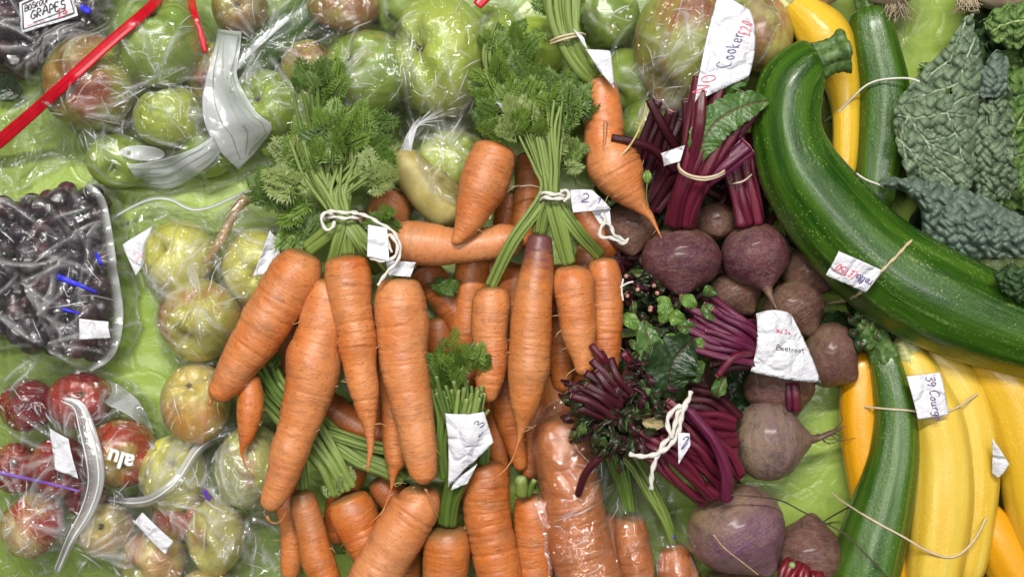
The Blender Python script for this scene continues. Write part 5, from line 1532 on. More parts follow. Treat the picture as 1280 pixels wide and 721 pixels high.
# bottom row
GB = 'carrots along the bottom edge'
e1 = ct('small pointed carrot hanging over the cream green apple', [(311, 468, 13), (313, 495, 17), (312, 520, 16), (308, 545, 10), (303, 563, 3), (306, 580, .9), (316, 594, .7)], 104, CA_ORANGE, group=GB)
e2 = ct('brownish orange carrot left of the pale stalk bundle', [(379, 612, 15), (382, 635, 18), (388, 662, 19), (397, 695, 20), (409, 730, 20), (418, 770, 17)], 62, CA_GREEN, group=GB)
e4 = ct('ringed orange carrot below the pale green stalk bundle', [(433, 617, 22), (442, 640, 29), (453, 668, 27), (466, 700, 23), (480, 740, 19), (492, 775, 15)], 52, CA_ORANGE, group=GB, grooves=1.5)
e6 = ct('thick bent carrot slanting down left at the bottom', [(523, 606, 20), (521, 628, 30), (508, 655, 33), (489, 686, 33), (469, 718, 31), (452, 755, 26)], 76, CA_PINK, group=GB, hairs=6)
e7 = ct('stubby carrot whose green stalks pass under the paper label', [(559, 656, 24), (558, 680, 30), (558, 715, 30), (558, 760, 27)], 62, CA_GREEN, group=GB, hairs=5)
e8 = ct('broad orange carrot right of the paper label', [(604, 576, 20), (606, 600, 30), (609, 640, 30), (616, 685, 29), (624, 730, 28), (630, 775, 24)], 72, CA_ORANGE, group=GB, hairs=6, grooves=1.4)
e9 = ct('short carrot with a cut green cap stub at the bottom', [(664, 617, 18), (666, 645, 24), (667, 690, 24), (668, 735, 22), (668, 775, 18)], 56, CA_ORANGE, group=GB, hairs=5, grooves=1.3)

# the horizontal one and the crossed one
h1 = ct('horizontal carrot lying across the middle of the pile', [(490, 301, 21), (512, 303, 28), (545, 307, 28), (575, 308, 23), (602, 306, 20), (628, 302, 21), (655, 296, 18)], 98, CA_PINK, group='carrots crossing at the centre', hairs=2)
h2 = ct('pointed carrot resting on top of the horizontal one', [(619, 178, 24), (612, 205, 31), (604, 232, 31), (594, 258, 25), (583, 280, 17), (573, 297, 9), (566, 305, 4)], 118, CA_PINK, group='carrots crossing at the centre', zend=128, hairs=4)
# big forked carrot at the right
d1 = ct('knobbly tapering carrot with long root under the rubber banded stalks', [(747, 96, 16), (753, 120, 22), (757, 148, 23), (756, 175, 27), (764, 204, 35), (777, 226, 30), (790, 244, 20), (801, 258, 10), (812, 270, 4.5), (820, 284, 2), (827, 298, .8)], 98, CA_PINK,
        group='carrots crossing at the centre', lumpy=.05, grooves=1.8, hairs=9)
m = M(); tube(m, [(770, 205, 122, 3.5), (776, 195, 128, 2.4), (786, 184, 130, 1.5), (796, 168, 130, 1.2), (804, 148, 130, 1), (808, 128, 128, .8)], n=6); m.build('side_root', HAIR, d1)
m = M(); tube(m, [(757, 150, 122, 2.5), (756, 175, 124, 2.2), (754, 196, 124, 1.6), (752, 208, 122, .8)], n=6); m.build('side_root', CA_TIP, d1)

# the bunch on the left (top of the pile)
GA = 'carrots in the left bunch'
a5 = ct('thin knobbly carrot between the two middle carrots of the left bunch', [(480, 400, 18), (486, 450, 17), (490, 500, 15), (492, 545, 15), (494, 575, 13), (492, 588, 7), (489, 610, 1.5), (480, 635, .9), (468, 650, .6)], 84, CA_ORANGE, group=GA, lumpy=.05)
a2 = ct('longest carrot of the left bunch, ending in a bent grey tip', [(413, 348, 18), (408, 375, 28), (401, 410, 31), (393, 450, 33), (384, 492, 32), (372, 532, 27), (363, 562, 24), (354, 592, 21), (344, 618, 17), (334, 638, 11)], 116, CA_PINK, group=GA, lumpy=.035)
m = M(); tube(m, [(334, 644, 112, 3.4), (336, 650, 111, 1.6), (344, 654, 110, 1.0), (352, 650, 110, .8), (357, 640, 110, .6)], n=6); m.build('root_tip', CA_TIP, a2)
a1 = ct('blunt tipped carrot slanting left in the left bunch', [(381, 313, 20), (371, 338, 31), (350, 376, 31), (326, 414, 31), (303, 450, 26), (282, 479, 20), (265, 498, 12)], 122, CA_PINK, zend=116, group=GA)
m = M(); tube(m, [(264, 498, 114, 2.8), (260, 512, 112, 1.1), (256, 530, 110, .9), (252, 556, 108, .6)], n=6); m.build('root_tip', CA_TIP, a1)
a3 = ct('middle carrot of the left bunch, tapering to a hooked thin tip', [(433, 318, 22), (434, 345, 29), (438, 380, 27), (444, 415, 24), (450, 455, 22), (456, 488, 19), (459, 515, 13), (462, 538, 7), (463, 560, 4), (461, 576, 2.2), (460, 590, .9)], 130, CA_PINK, group=GA, grooves=1.8, lumpy=.035)
a4 = ct('thick blunt carrot at the right of the left bunch', [(498, 346, 22), (499, 372, 31), (502, 410, 32), (506, 450, 31), (513, 495, 28), (519, 535, 24), (524, 565, 21), (528, 590, 18), (530, 605, 12)], 120, CA_PINK, group=GA)
m = M(); tube(m, [(531, 610, 112, 2.0), (536, 618, 108, 1.2), (541, 632, 104, .9), (548, 646, 100, .6)], n=6); m.build('root_tip', CA_TIP, a4)

# the bunch at the centre right
GC = 'carrots in the right bunch'
c4 = ct('rightmost carrot of the right bunch', [(752, 321, 15), (756, 345, 22), (758, 380, 21), (758, 420, 20), (757, 455, 16), (755, 480, 9)], 92, CA_PINK, group=GC, grooves=1.4)
c3 = ct('carrot right of the purple topped one, under the big stalk bundle', [(715, 331, 18), (715, 352, 26), (719, 385, 24), (724, 415, 21), (728, 445, 16), (731, 470, 10)], 112, CA_PINK, group=GC)
c1 = ct('short carrot at the left of the right bunch', [(613, 357, 18), (613, 380, 24), (613, 415, 24), (614, 450, 21), (612, 482, 16), (610, 503, 8)], 104, CA_PINK, group=GC, grooves=1.3)
c2 = ct('purple topped carrot ending in a long thread of root', [(674, 292, 14), (673, 320, 19), (670, 350, 22), (666, 390, 25), (663, 430, 27), (661, 470, 26), (657, 505, 19), (653, 528, 9), (650, 545, 3.5), (643, 568, 1.4), (632, 586, 1), (615, 600, .8), (600, 606, .6)], 122, CA_PURPLE, group=GC, grooves=.9)

# carrots inside the bag at the bottom
GE = 'carrots inside the bag at the bottom'
e10 = ct('very thick carrot wrapped in clear film', [(700, 519, 26), (702, 545, 35), (707, 590, 38), (716, 640, 40), (729, 690, 40), (744, 745, 38), (756, 790, 32)], 56, CA_ORANGE, group=GE, hairs=0, lumpy=.008)
e11 = ct('small bagged carrot under the green stalks', [(787, 643, 16), (789, 670, 22), (793, 705, 22), (797, 750, 20)], 40, CA_ORANGE, group=GE, hairs=0)
e12 = ct('bagged carrot beside the largest beetroot', [(838, 680, 14), (844, 705, 24), (852, 750, 26), (856, 790, 22)], 34, CA_ORANGE, group=GE, hairs=0)
e13 = ct('bagged carrot squeezed between two others at the bottom', [(757, 640, 10), (766, 680, 16), (776, 730, 18), (784, 780, 14)], 30, CA_DEEP, group=GE, hairs=0)
bundle(e11, [(788, 640, 42, 5), (782, 610, 50, 8), (772, 575, 58, 12), (765, 545, 60, 15)], 7, 3.2, STALK_D, cut=None)
bundle(e12, [(842, 680, 40, 5), (832, 650, 56, 6), (815, 615, 64, 9), (795, 580, 66, 13), (775, 555, 64, 16)], 8, 2.6, STALK, cut=None)
tuft(e11, (768, 545, 24, 14), 8, (56, 66), L=(23, 39), org=(790, 640), mats=(LEAF, LEAF_D))
bagcar, hcar = bag('produce_bag', 'clear bag wrapped round the thick carrot at the bottom', [(680, 508), (720, 492), (760, 512), (795, 560), (832, 610), (856, 655), (866, 700), (868, 790), (690, 790), (684, 700), (668, 620), (664, 550)],
                   FILM_SOFT, seed=12, folds=130, anchors=((790, 600), (770, 560)), amp=.5, pleats=.6, foldlen=(20, 80), straight=(.1, .3))
for P_ in ([(764, 566), (772, 572), (780, 576)], [(786, 586), (800, 600)], [(826, 636), (838, 656), (842, 672)]):
    ribbon(bagcar, 'blue_print_mark', P_, [2.4] + [1.8] * (len(P_) - 1), INK_BL, hcar, lift=1.6, thick=.3)

# ---------------------------------------------------------------- stalks and leaves of the carrots
# left bunch: tie at (430,272)
T_ = (430, 273)
for t, p0, n, r in ((a1, (384, 312, 122), 2, 6.0), (a3, (434, 318, 130), 4, 5.0), (a4, (497, 346, 122), 3, 4.2), (a2, (412, 345, 112), 2, 4.5), (a5, (470, 340, 84), 2, 4)):
    ex = 395 + (p0[0] - 384) * .5
    bundle(t, [(p0[0], p0[1], p0[2], 6), ((p0[0] + T_[0]) / 2 + 1, (p0[1] + T_[1]) / 2, 136, 7), (T_[0], T_[1], 138, 7), (T_[0] - 8, 242, 134, 14), (ex + 10, 205, 130, 20), (ex + 6, 175, 130, 24)], n + 2, r * .74, STALK, lenj=14, taper=.45)
# upper cut tuft
bundle(a3, [(424, 250, 118, 8), (412, 210, 112, 14), (402, 165, 112, 20), (396, 122, 118, 24)], 12, 2.8, STALK_D, lenj=12)
bundle(a1, [(418, 262, 126, 8), (400, 215, 128, 20), (386, 176, 132, 26)], 6, 3.2, STALK, lenj=10)
tuft(a3, (402, 118, 21, 15), 22, (112, 134), L=(20, 34), org=(405, 190), mats=(LEAF_D, LEAF, LEAF_D), tilt=(0, .6))
tuft(a3, (438, 175, 25, 18), 20, (112, 138), L=(26, 40), org=(425, 250), mats=(LEAF, LEAF_D, LEAF))
tuft(a4, (452, 205, 20, 24), 19, (112, 134), L=(24, 39), org=(425, 250), mats=(LEAF_D, LEAF))
tuft(a1, (380, 205, 18, 17), 18, (108, 128), L=(26, 39), org=(425, 260), mats=(LEAF, LEAF, LEAF_L))
tuft(a1, (372, 238, 12, 8), 8, (128, 138), L=(26, 35), org=(420, 250), mats=(LEAF_L,), size=1.3, curl=(0, .2), tilt=(-.1, .1))
tuft(a4, (458, 232, 8, 7), 8, (126, 140), L=(28, 37), org=(425, 255), mats=(LEAF_L, LEAF), size=1.35, curl=(0, .2), tilt=(-.1, .1))
tuft(a2, (405, 262, 24, 12), 16, (96, 122), L=(20, 34), org=(425, 240), mats=(LEAF_D, LEAF))
tuft(a4, (460, 270, 14, 10), 11, (100, 120), L=(18, 29), org=(425, 250), mats=(LEAF, LEAF_D))
tuft(a3, (418, 188, 26, 26), 12, (138, 150), L=(24, 36), org=(425, 260), mats=(LEAF, LEAF_D, LEAF))
tuft(a1, (398, 215, 18, 18), 6, (136, 148), L=(24, 36), org=(425, 260), mats=(LEAF,))
# second, darker cut tuft to the left of the tie
bundle(a2, [(392, 318, 96, 6), (376, 298, 98, 9), (362, 268, 100, 12), (350, 238, 104, 14)], 8, 3.6, STALK_D, lenj=10)
tuft(a2, (346, 250, 11, 21), 20, (94, 112), L=(20, 32), org=(375, 300), mats=(LEAF_D,))
tuft(a2, (372, 290, 17, 11), 14, (90, 110), L=(16, 29), org=(385, 270), mats=(LEAF_D, LEAF))
tuft(h1, (545, 268, 26, 10), 8, (60, 76), L=(15, 23), org=(545, 290), mats=(LEAF_D,))
tuft(e6, (550, 345, 16, 10), 7, (60, 70), L=(13, 20), org=(550, 320), mats=(LEAF_D,))

# right bunch: tie at (690,244)
U_ = (686, 243)
for t, p0, n, r, mid in ((c1, (612, 358, 108), 4, 4.0, (640, 302)), (c2, (674, 292, 124), 4, 4.6, (678, 268)), (c3, (712, 330, 118), 7, 4.4, (700, 288)), (c4, (750, 320, 96), 3, 4.4, (722, 288))):
    bundle(t, [(p0[0], p0[1], p0[2], 6), (mid[0], mid[1], 132, 7), (U_[0] + (p0[0] - 680) * .08, U_[1], 138, 8), (684 + (p0[0] - 680) * .1, 210, 138, 10), (676 + (p0[0] - 680) * .2, 165, 138, 16), (672 + (p0[0] - 680) * .3, 128, 136, 20)], n + 2, r * .72, STALK, lenj=14, taper=.45)
tuft(c2, (665, 140, 28, 24), 35, (112, 142), L=(23, 37), org=(684, 225), mats=(LEAF, LEAF, LEAF_D), tilt=(0, .6))
tuft(c1, (640, 118, 24, 28), 32, (104, 130), L=(23, 37), org=(680, 220), mats=(LEAF, LEAF_D))
tuft(c3, (700, 150, 20, 25), 30, (112, 142), L=(23, 37), org=(690, 235), mats=(LEAF, LEAF, LEAF_D))
tuft(c4, (716, 150, 14, 21), 12, (104, 124), L=(23, 34), org=(690, 235), mats=(LEAF, LEAF_D))
tuft(c1, (648, 168, 20, 12), 16, (116, 136), L=(20, 32), org=(684, 220), mats=(LEAF, LEAF_D, LEAF_L))
tuft(c4, (706, 200, 10, 14), 11, (118, 136), L=(18, 28), org=(692, 235), mats=(LEAF, LEAF_L))
tuft(c2, (660, 160, 18, 17), 11, (136, 148), L=(20, 31), org=(684, 220), mats=(LEAF, LEAF_L), size=1.2)
# upright stalks left of the tuft (crossed carrot) and the banded bundle above (knobbly carrot)
bundle(h2, [(622, 176, 116, 5), (624, 150, 108, 7), (622, 110, 104, 12), (618, 70, 108, 16), (630, 42, 112, 22)], 7, 2.6, STALK, cut=None, lenj=10)
tuft(h2, (636, 72, 21, 18), 27, (98, 116), L=(20, 32), org=(625, 120), mats=(LEAF, LEAF_D))
tuft(h2, (618, 150, 11, 10), 8, (100, 116), L=(15, 23), org=(624, 175), mats=(LEAF, LEAF_D))
bundle(d1, [(744, 98, 104, 8), (732, 84, 112, 14), (714, 52, 122, 13), (706, 20, 124, 18), (703, -30, 126, 24)], 14, 4.2, STALK, cut=None, taper=.9)
tuft(d1, (700, 10, 18, 11), 9, (104, 116), L=(15, 26), org=(710, 50), mats=(LEAF_D, LEAF))

# lower central tuft, stalks under the label, carrot e7
bundle(e7, [(559, 656, 76, 7), (563, 625, 92, 8), (575, 590, 108, 12), (582, 550, 116, 16), (580, 515, 118, 24), (574, 478, 122, 30)], 16, 4.0, STALK_D, lenj=16)
bundle(e7, [(582, 560, 118, 14), (584, 530, 124, 20), (590, 495, 128, 22)], 10, 3.6, STALK, lenj=10)
bundle(e7, [(560, 600, 100, 6), (556, 560, 106, 10), (560, 520, 112, 14), (550, 478, 116, 16)], 6, 3.6, STALK_D, lenj=12)
tuft(e7, (575, 465, 28, 20), 26, (112, 134), L=(17, 29), org=(578, 540), mats=(LEAF_D, LEAF), tilt=(.1, .8), size=.9)
tuft(e7, (558, 500, 14, 20), 8, (108, 118), L=(17, 26), org=(578, 540), mats=(LEAF_D,))
# pale thick stalk bundle of e4 rising to the upper left
bundle(e4, [(431, 614, 62, 15), (416, 585, 68, 16), (398, 556, 66, 18), (372, 522, 60, 22), (345, 495, 64, 22), (326, 470, 70, 24)], 12, 5.2, STALK, cut=CUT, taper=.7, lenj=10, name='stalk')
bundle(e4, [(372, 520, 66, 16), (345, 490, 70, 18), (325, 462, 76, 24)], 9, 4.4, STALK_D, lenj=10)
tuft(e4, (322, 462, 20, 14), 10, (66, 84), L=(15, 25), org=(350, 500), mats=(LEAF_D,), size=.8)
tuft(e4, (415, 590, 14, 14), 5, (66, 74), L=(15, 21), org=(400, 560), mats=(LEAF_L,), size=.7)
bundle(e6, [(505, 600, 62, 8), (480, 585, 72, 10), (450, 572, 70, 12), (415, 548, 62, 14), (390, 525, 58, 16)], 7, 4.6, STALK, cut=None)
bundle(e6, [(548, 575, 80, 4), (510, 566, 86, 6), (460, 556, 80, 8), (410, 540, 70, 8)], 4, 3.8, STALK, cut=None)
bundle(e2, [(378, 612, 66, 6), (376, 590, 70, 6), (374, 566, 64, 8)], 4, 4.2, STALK, cut=None)
bundle(e8, [(604, 580, 84, 5), (606, 560, 84, 5), (604, 540, 78, 6)], 4, 4.0, STALK_D)
stalk(e9, [(652, 620, 84, 7.5), (652, 608, 90, 7.5), (651, 597, 96, 7)], STALK, cut=CUT, ribs=.06)
stalk(e9, [(660, 620, 80, 4), (664, 608, 84, 4), (668, 600, 88, 3.5)], STALK_D, cut=CUT)

# ================================================================ BEET STALKS AND LEAVES
b1 = BT('shiny purple'); b2 = BT('second purple'); bt = BT('under the white beetroot tag'); bg = BT('grey ringed'); bv = BT('largest violet'); bb = BT('bright red inner'); bs = BT('brown beetroot above'); bm = BT('right of the white')
bundle(b1, [(850, 284, 92, 14), (858, 250, 112, 16), (872, 215, 126, 20), (890, 170, 132, 32), (908, 120, 132, 44)], 13, 6.2, BSTALK, cut=CUTR, taper=.95, lenj=14)
bundle(b1, [(870, 215, 110, 14), (880, 170, 112, 26), (892, 125, 112, 36)], 8, 5.6, BSTALK_D, cut=CUTR, taper=1, lenj=14)
bundle(b1, [(880, 225, 122, 6), (905, 205, 130, 8), (935, 182, 132, 10)], 4, 6.0, BSTALK_V, cut=CUTR, taper=1)
bundle(b2, [(940, 282, 80, 14), (934, 250, 86, 14), (926, 212, 88, 16), (918, 170, 86, 20)], 8, 6.8, BSTALK, cut=None, taper=.9)
t0 = BT('dark dusty')
bundle(t0, [(800, 260, 56, 18), (815, 228, 66, 26), (835, 190, 84, 34), (850, 150, 92, 40)], 9, 6.0, BSTALK_D, cut=CUTR, taper=1, lenj=18)
stalk(t0, [(846, 215, 94, 5), (815, 186, 112, 5.5), (785, 176, 124, 5), (764, 172, 126, 4.5)], BSTALK_D)
stalk(t0, [(848, 190, 100, 5), (830, 160, 120, 5.5), (818, 138, 128, 5), (811, 124, 130, 4.5)], BSTALK_D)
leafblade(b1, [(872, 205, 138, 3), (878, 180, 146, 17), (892, 156, 150, 20), (914, 140, 152, 19), (938, 130, 150, 15), (960, 126, 144, 4)], BLEAF, ripple=2.5, fold=.1, seed=2)
leafblade(b1, [(905, 118, 140, 3), (910, 106, 146, 12), (922, 98, 148, 14), (934, 104, 144, 5)], BLEAF, ripple=3, seed=3)
leafblade(b1, [(900, 112, 138, 2), (903, 100, 144, 9), (914, 92, 148, 9), (925, 90, 144, 2)], BLEAF_D, ripple=3, seed=8)
t = thing('seedling_leaf', 'tiny round green leaf on a thin stalk by the beet stalks', 'leaf', 809, 222, 100)
leafblade(t, [(809, 213, 124, 2), (809, 220, 126, 5), (809, 229, 124, 2)], BLEAF_L, name='blade', ripple=.5, nu=12)
m = M(); tube(m, [(809, 229, 123, .8), (808, 245, 118, .7), (812, 262, 110, .6)], n=5); m.build('leaf_stem', STALK, t)

# bunch with the white beetroot tag (stalks to the left)
bundle(bt, [(952, 438, 96, 18), (925, 425, 116, 24), (900, 415, 116, 30), (872, 402, 112, 36)], 15, 4.8, BSTALK_V, cut=CUTR, taper=.85, lenj=18)
bundle(bt, [(950, 448, 100, 14), (920, 450, 104, 14), (890, 456, 100, 18)], 5, 5, BSTALK_D, cut=CUTR, taper=.85, lenj=14)
stalk(bt, [(946, 440, 102, 5), (918, 446, 124, 4.5), (896, 470, 122, 4)], BSTALK, cut=CUTR)
stalk(bt, [(908, 516, 60, 6), (902, 492, 72, 6), (906, 466, 84, 5.5), (914, 448, 90, 5)], BSTALK_D)
stalk(bt, [(996, 514, 76, 5.5), (994, 496, 78, 6), (992, 478, 76, 6)], BSTALK)
stalk(bt, [(987, 514, 74, 3), (986, 496, 78, 4), (985, 478, 76, 4)], BSTALK_V)
for k, (x, y, dx, dy, w) in enumerate([(866, 440, -36, 14, 15), (880, 452, -26, 22, 13), (858, 402, -22, -8, 9), (884, 372, 6, -14, 8), (870, 385, -16, -16, 8), (896, 402, -16, -22, 8), (852, 425, -24, 2, 9), (905, 470, -10, 26, 9), (888, 428, -22, 6, 9), (872, 410, -26, -2, 8)]):
    leafblade(bt, [(x, y, 110, 2), (x + dx * .3, y + dy * .3, 116, w * .8), (x + dx * .7, y + dy * .7, 118, w), (x + dx, y + dy, 112, w * .25)], (BLEAF_L, BLEAF)[k % 2], ripple=3.5, seed=k, cup=.3)
# dark ruined tuft left of that bunch
tl = thing('beet_leaf_clump', 'dark wilted clump of beet leaves right of the carrot bunch', 'leaves', 800, 385, 50)
for k in range(46):
    x, y = rng.uniform(782, 850), rng.uniform(345, 425); a = rng.uniform(0, 6.28); L = rng.uniform(14, 30); w = rng.uniform(3, 7); z = rng.uniform(50, 84)
    leafblade(tl, [(x, y, z, 1.5), (x + L * .4 * math.cos(a), y + L * .4 * math.sin(a), z + 6, w), (x + L * math.cos(a), y + L * math.sin(a), z - 2, 1)], (BLEAF_D, BLEAF_P, BLEAF_D, BLEAF_P, BLEAF)[k % 5], ripple=3.5, nu=12, seed=k, cup=.4, name='leaf')
for k in range(9):
    x, y = rng.uniform(782, 830), rng.uniform(345, 415); a = rng.uniform(0, 6.28)
    stalk(tl, [(x, y, 56, 3.6), (x + 6 * math.cos(a), y + 6 * math.sin(a), 74, 3.6), (x + 12 * math.cos(a), y + 12 * math.sin(a), 88, 3.2)], BSTALK_D, cut=CUTR)
leafblade(tl, [(822, 372, 90, 2), (830, 378, 96, 8), (832, 392, 96, 9), (827, 404, 90, 3)], BLEAF_L, ripple=2, cup=.5)
leafblade(tl, [(780, 392, 80, 3), (788, 400, 86, 9), (798, 410, 84, 4)], BLEAF_L, ripple=2)

# big string-tied bunch: stalks from (905,590) fan to the upper left
bundle(bv, [(905, 612, 104, 26), (888, 592, 116, 32), (862, 566, 126, 34), (836, 545, 128, 32), (806, 525, 120, 34)], 17, 5.6, BSTALK, cut=CUTR, taper=.75, lenj=16)
bundle(bg, [(918, 545, 84, 20), (892, 545, 100, 24), (862, 540, 112, 24), (826, 528, 116, 24)], 9, 7.2, BSTALK, cut=None, taper=.85)
bundle(bg, [(918, 530, 80, 14), (890, 505, 90, 14), (860, 500, 96, 16)], 5, 6, BSTALK_D, cut=None)
stalk(bv, [(908, 626, 128, 7), (908, 590, 142, 7), (892, 550, 148, 6.5), (868, 520, 148, 6), (856, 508, 146, 5)], BSTALK_V)
stalk(bv, [(722, 620, 104, 4), (732, 592, 116, 4.5), (752, 570, 124, 5), (778, 556, 128, 5.5)], BSTALK_D)
stalk(bv, [(738, 430, 130, 4), (752, 446, 132, 4.5), (766, 462, 126, 5)], BSTALK, cut=None)
stalk(bv, [(778, 440, 130, 5), (788, 452, 126, 5), (796, 462, 120, 5)], BSTALK, cut=None)
bundle(bv, [(775, 510, 140, 20), (752, 492, 150, 26), (732, 478, 146, 34)], 16, 4.6, BSTALK_D, cut=CUTR, taper=1, lenj=14)
for k in range(190):
    x, y = rng.uniform(715, 842), rng.uniform(455, 560)
    a = rng.uniform(0, 6.28); L = rng.uniform(16, 36); w = rng.uniform(2.5, 6); z = rng.uniform(108, 150)
    if (x - 778) ** 2 / 66 ** 2 + (y - 508) ** 2 / 52 ** 2 > 1: continue
    leafblade(bv, [(x, y, z - 4, 1.5), (x + L * .4 * math.cos(a), y + L * .4 * math.sin(a), z + 5, w), (x + L * .75 * math.cos(a), y + L * .75 * math.sin(a), z + 3, w * .8), (x + L * math.cos(a), y + L * math.sin(a), z - 5, 1)], (BLEAF_D, BLEAF_D, BLEAF_D, BLEAF_P, BLEAF_P, BLEAF)[k % 6], ripple=5, nu=16, teeth=.16, seed=k, cup=.45)
leafblade(bv, [(846, 500, 128, 3), (838, 478, 138, 24), (842, 452, 142, 30), (858, 432, 138, 18), (868, 424, 130, 3)], BLEAF_D, ripple=4, fold=.2, seed=21)
leafblade(bv, [(832, 492, 124, 3), (822, 462, 134, 14), (812, 432, 138, 15), (806, 408, 132, 8), (806, 400, 128, 2)], BLEAF, ripple=3, fold=.3, seed=22)
leafblade(bv, [(796, 480, 136, 3), (808, 484, 142, 9), (822, 480, 138, 3)], BLEAF, ripple=3, seed=23)
leafblade(bv, [(803, 526, 140, 2), (816, 530, 144, 8), (832, 528, 142, 2)], plain('dried_leaf', (.32, .25, .12), .7, .3, 10), ripple=4, seed=24, nu=16)
# the cut beetroot at the bottom with red stalk stubs
bundle(bb, [(1008, 708, 84, 20), (1005, 722, 92, 26), (1002, 745, 96, 30)], 12, 5.6, plain('bright_red_stub', (.15, .010, .016), .35, .5, 6), cut=None)
m = M(); sweep(m, [(990, 706, 90, 4), (990, 706, 95, 4.5), (990, 707, 99, 3)], n=14, step=1, domes=(.9, .9)); m.build('bud', CUT, bb)
# dark leaves and stalks added round the beets to stand in for shade
tr = thing('shade_filler_leaf', 'dark beet leaves added as shade between the beetroots and the cloth', 'leaves', 900, 520, 10)
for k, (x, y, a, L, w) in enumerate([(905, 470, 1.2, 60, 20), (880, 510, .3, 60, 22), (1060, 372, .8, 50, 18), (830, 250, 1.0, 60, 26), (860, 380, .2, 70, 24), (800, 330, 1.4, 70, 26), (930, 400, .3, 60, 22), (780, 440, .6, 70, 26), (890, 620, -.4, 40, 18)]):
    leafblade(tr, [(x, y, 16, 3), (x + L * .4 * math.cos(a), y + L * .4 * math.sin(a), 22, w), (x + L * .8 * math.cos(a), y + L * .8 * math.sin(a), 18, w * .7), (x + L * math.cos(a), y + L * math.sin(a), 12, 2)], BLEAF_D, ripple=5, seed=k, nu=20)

for k in range(70):  # more added leaves, darkening the cloth between the beets
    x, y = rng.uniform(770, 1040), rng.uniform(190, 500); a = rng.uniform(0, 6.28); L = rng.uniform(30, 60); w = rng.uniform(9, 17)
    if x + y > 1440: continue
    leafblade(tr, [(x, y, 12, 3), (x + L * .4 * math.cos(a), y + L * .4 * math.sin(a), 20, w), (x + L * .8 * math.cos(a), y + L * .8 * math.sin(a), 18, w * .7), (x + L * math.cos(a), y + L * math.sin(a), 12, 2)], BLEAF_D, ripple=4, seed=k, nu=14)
for k in range(50):  # dark stalks added for the same shade
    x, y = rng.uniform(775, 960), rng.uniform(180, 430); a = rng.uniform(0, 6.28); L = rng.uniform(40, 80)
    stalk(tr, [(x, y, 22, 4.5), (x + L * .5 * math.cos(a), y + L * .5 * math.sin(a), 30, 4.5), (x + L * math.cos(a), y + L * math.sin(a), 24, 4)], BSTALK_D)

# leafy green crumple at the root of the long courgette
lc = thing('courgette_leaf', 'crumpled green leaf stalks above the long green courgette', 'leaves', 1090, 425, 30)
for k in range(15):
    x, y = rng.uniform(1066, 1106), rng.uniform(400, 440); a = rng.uniform(0, 6.28); L = rng.uniform(14, 28); z = rng.uniform(62, 84)
    leafblade(lc, [(x, y, z - 6, 2), (x + L * .5 * math.cos(a), y + L * .5 * math.sin(a), z + 4, rng.uniform(5, 9)), (x + L * math.cos(a), y + L * math.sin(a), z - 4, 1)], (BLEAF, BLEAF_D)[k % 2], ripple=3, nu=14, seed=k, cup=.4)

# ================================================================ STRINGS, BANDS, TAGS
def hgt(x, y, d, zref=110):
    p = W(x, y, zref); return topz(p[0], p[1]) + d
string_thing('string', 'white string knotted round the left carrot bunch', [
    [(404, 268, 140), (414, 264, 150), (430, 266, 153), (446, 266, 150), (452, 272, 138)],
    [(404, 274, 140), (416, 271, 151), (430, 273, 154), (446, 272, 150), (452, 277, 138)],
    [(416, 268, 152), (406, 266, 156), (402, 276, 156), (408, 287, 154), (416, 284, 152), (418, 276, 152)],
    [(440, 266, 154), (458, 270, 156), (476, 280, 156), (492, 290, 154), (500, 308, 152), (497, 326, 152), (484, 340, 152), (472, 357, 150)],
    [(462, 322, 150), (476, 326, 154), (492, 322, 155), (497, 308, 155), (488, 294, 155), (484, 300, 154), (490, 316, 152)]], STRING, 2.1, group='strings tying the bunches')
string_thing('string', 'white string bow round the right carrot bunch', [
    [(674, 244, 138), (680, 241, 150), (692, 243, 153), (704, 243, 150), (712, 246, 138)],
    [(675, 250, 138), (682, 247, 150), (692, 249, 153), (703, 248, 150), (710, 250, 138)],
    [(700, 240, 152), (708, 238, 156), (711, 246, 156), (704, 252, 154)],
    [(752, 266, 146), (756, 276, 144), (750, 288, 142), (752, 296, 140), (766, 298, 136), (778, 304, 132), (786, 298, 130)],
    [(756, 276, 144), (764, 284, 140), (768, 294, 138), (776, 298, 134), (784, 304, 130)]], STRING, 2.3, group='strings tying the bunches')
string_thing('string', 'thick twisted white string round the dark beet stalks', [
    [(864, 488, 166), (860, 500, 165), (848, 514, 163), (844, 530, 162), (838, 546, 161), (828, 556, 160), (816, 586, 158), (814, 612, 152)],
    [(786, 567, 150), (800, 570, 156), (818, 568, 160), (836, 558, 162), (848, 540, 163), (852, 520, 164), (858, 504, 165)],
    [(840, 548, 164), (834, 528, 164), (840, 514, 165), (852, 506, 166)]], STRING, 2.9, group='strings tying the bunches')
string_thing('twist_tie', 'white wire tie sticking out beside the dark leaf clump', [[(779, 348, 100), (777, 362, 102), (779, 376, 100)], [(774, 360, 102), (784, 354, 104), (792, 352, 102)], [(777, 366, 102), (774, 384, 100), (776, 400, 96)]], STRING, 1.2, twist=False, group='strings tying the bunches')
string_thing('rubber_band', 'tan rubber band around the upper beet stalks', [[(848, 202, 140), (850, 211, 150), (862, 219, 154), (880, 222, 154), (896, 219, 152), (906, 213, 144)], [(847, 206, 138), (851, 215, 148), (864, 222, 152), (880, 225, 152), (897, 221, 150), (906, 216, 142)]], BAND, 1.6, 'rubber band', 'rubber bands', False)
string_thing('rubber_band', 'thin rubber band on the second beetroot stalks', [[(912, 230, 98), (920, 229, 107), (930, 226, 108), (940, 218, 98)]], BAND, 1.2, 'rubber band', 'rubber bands', False)
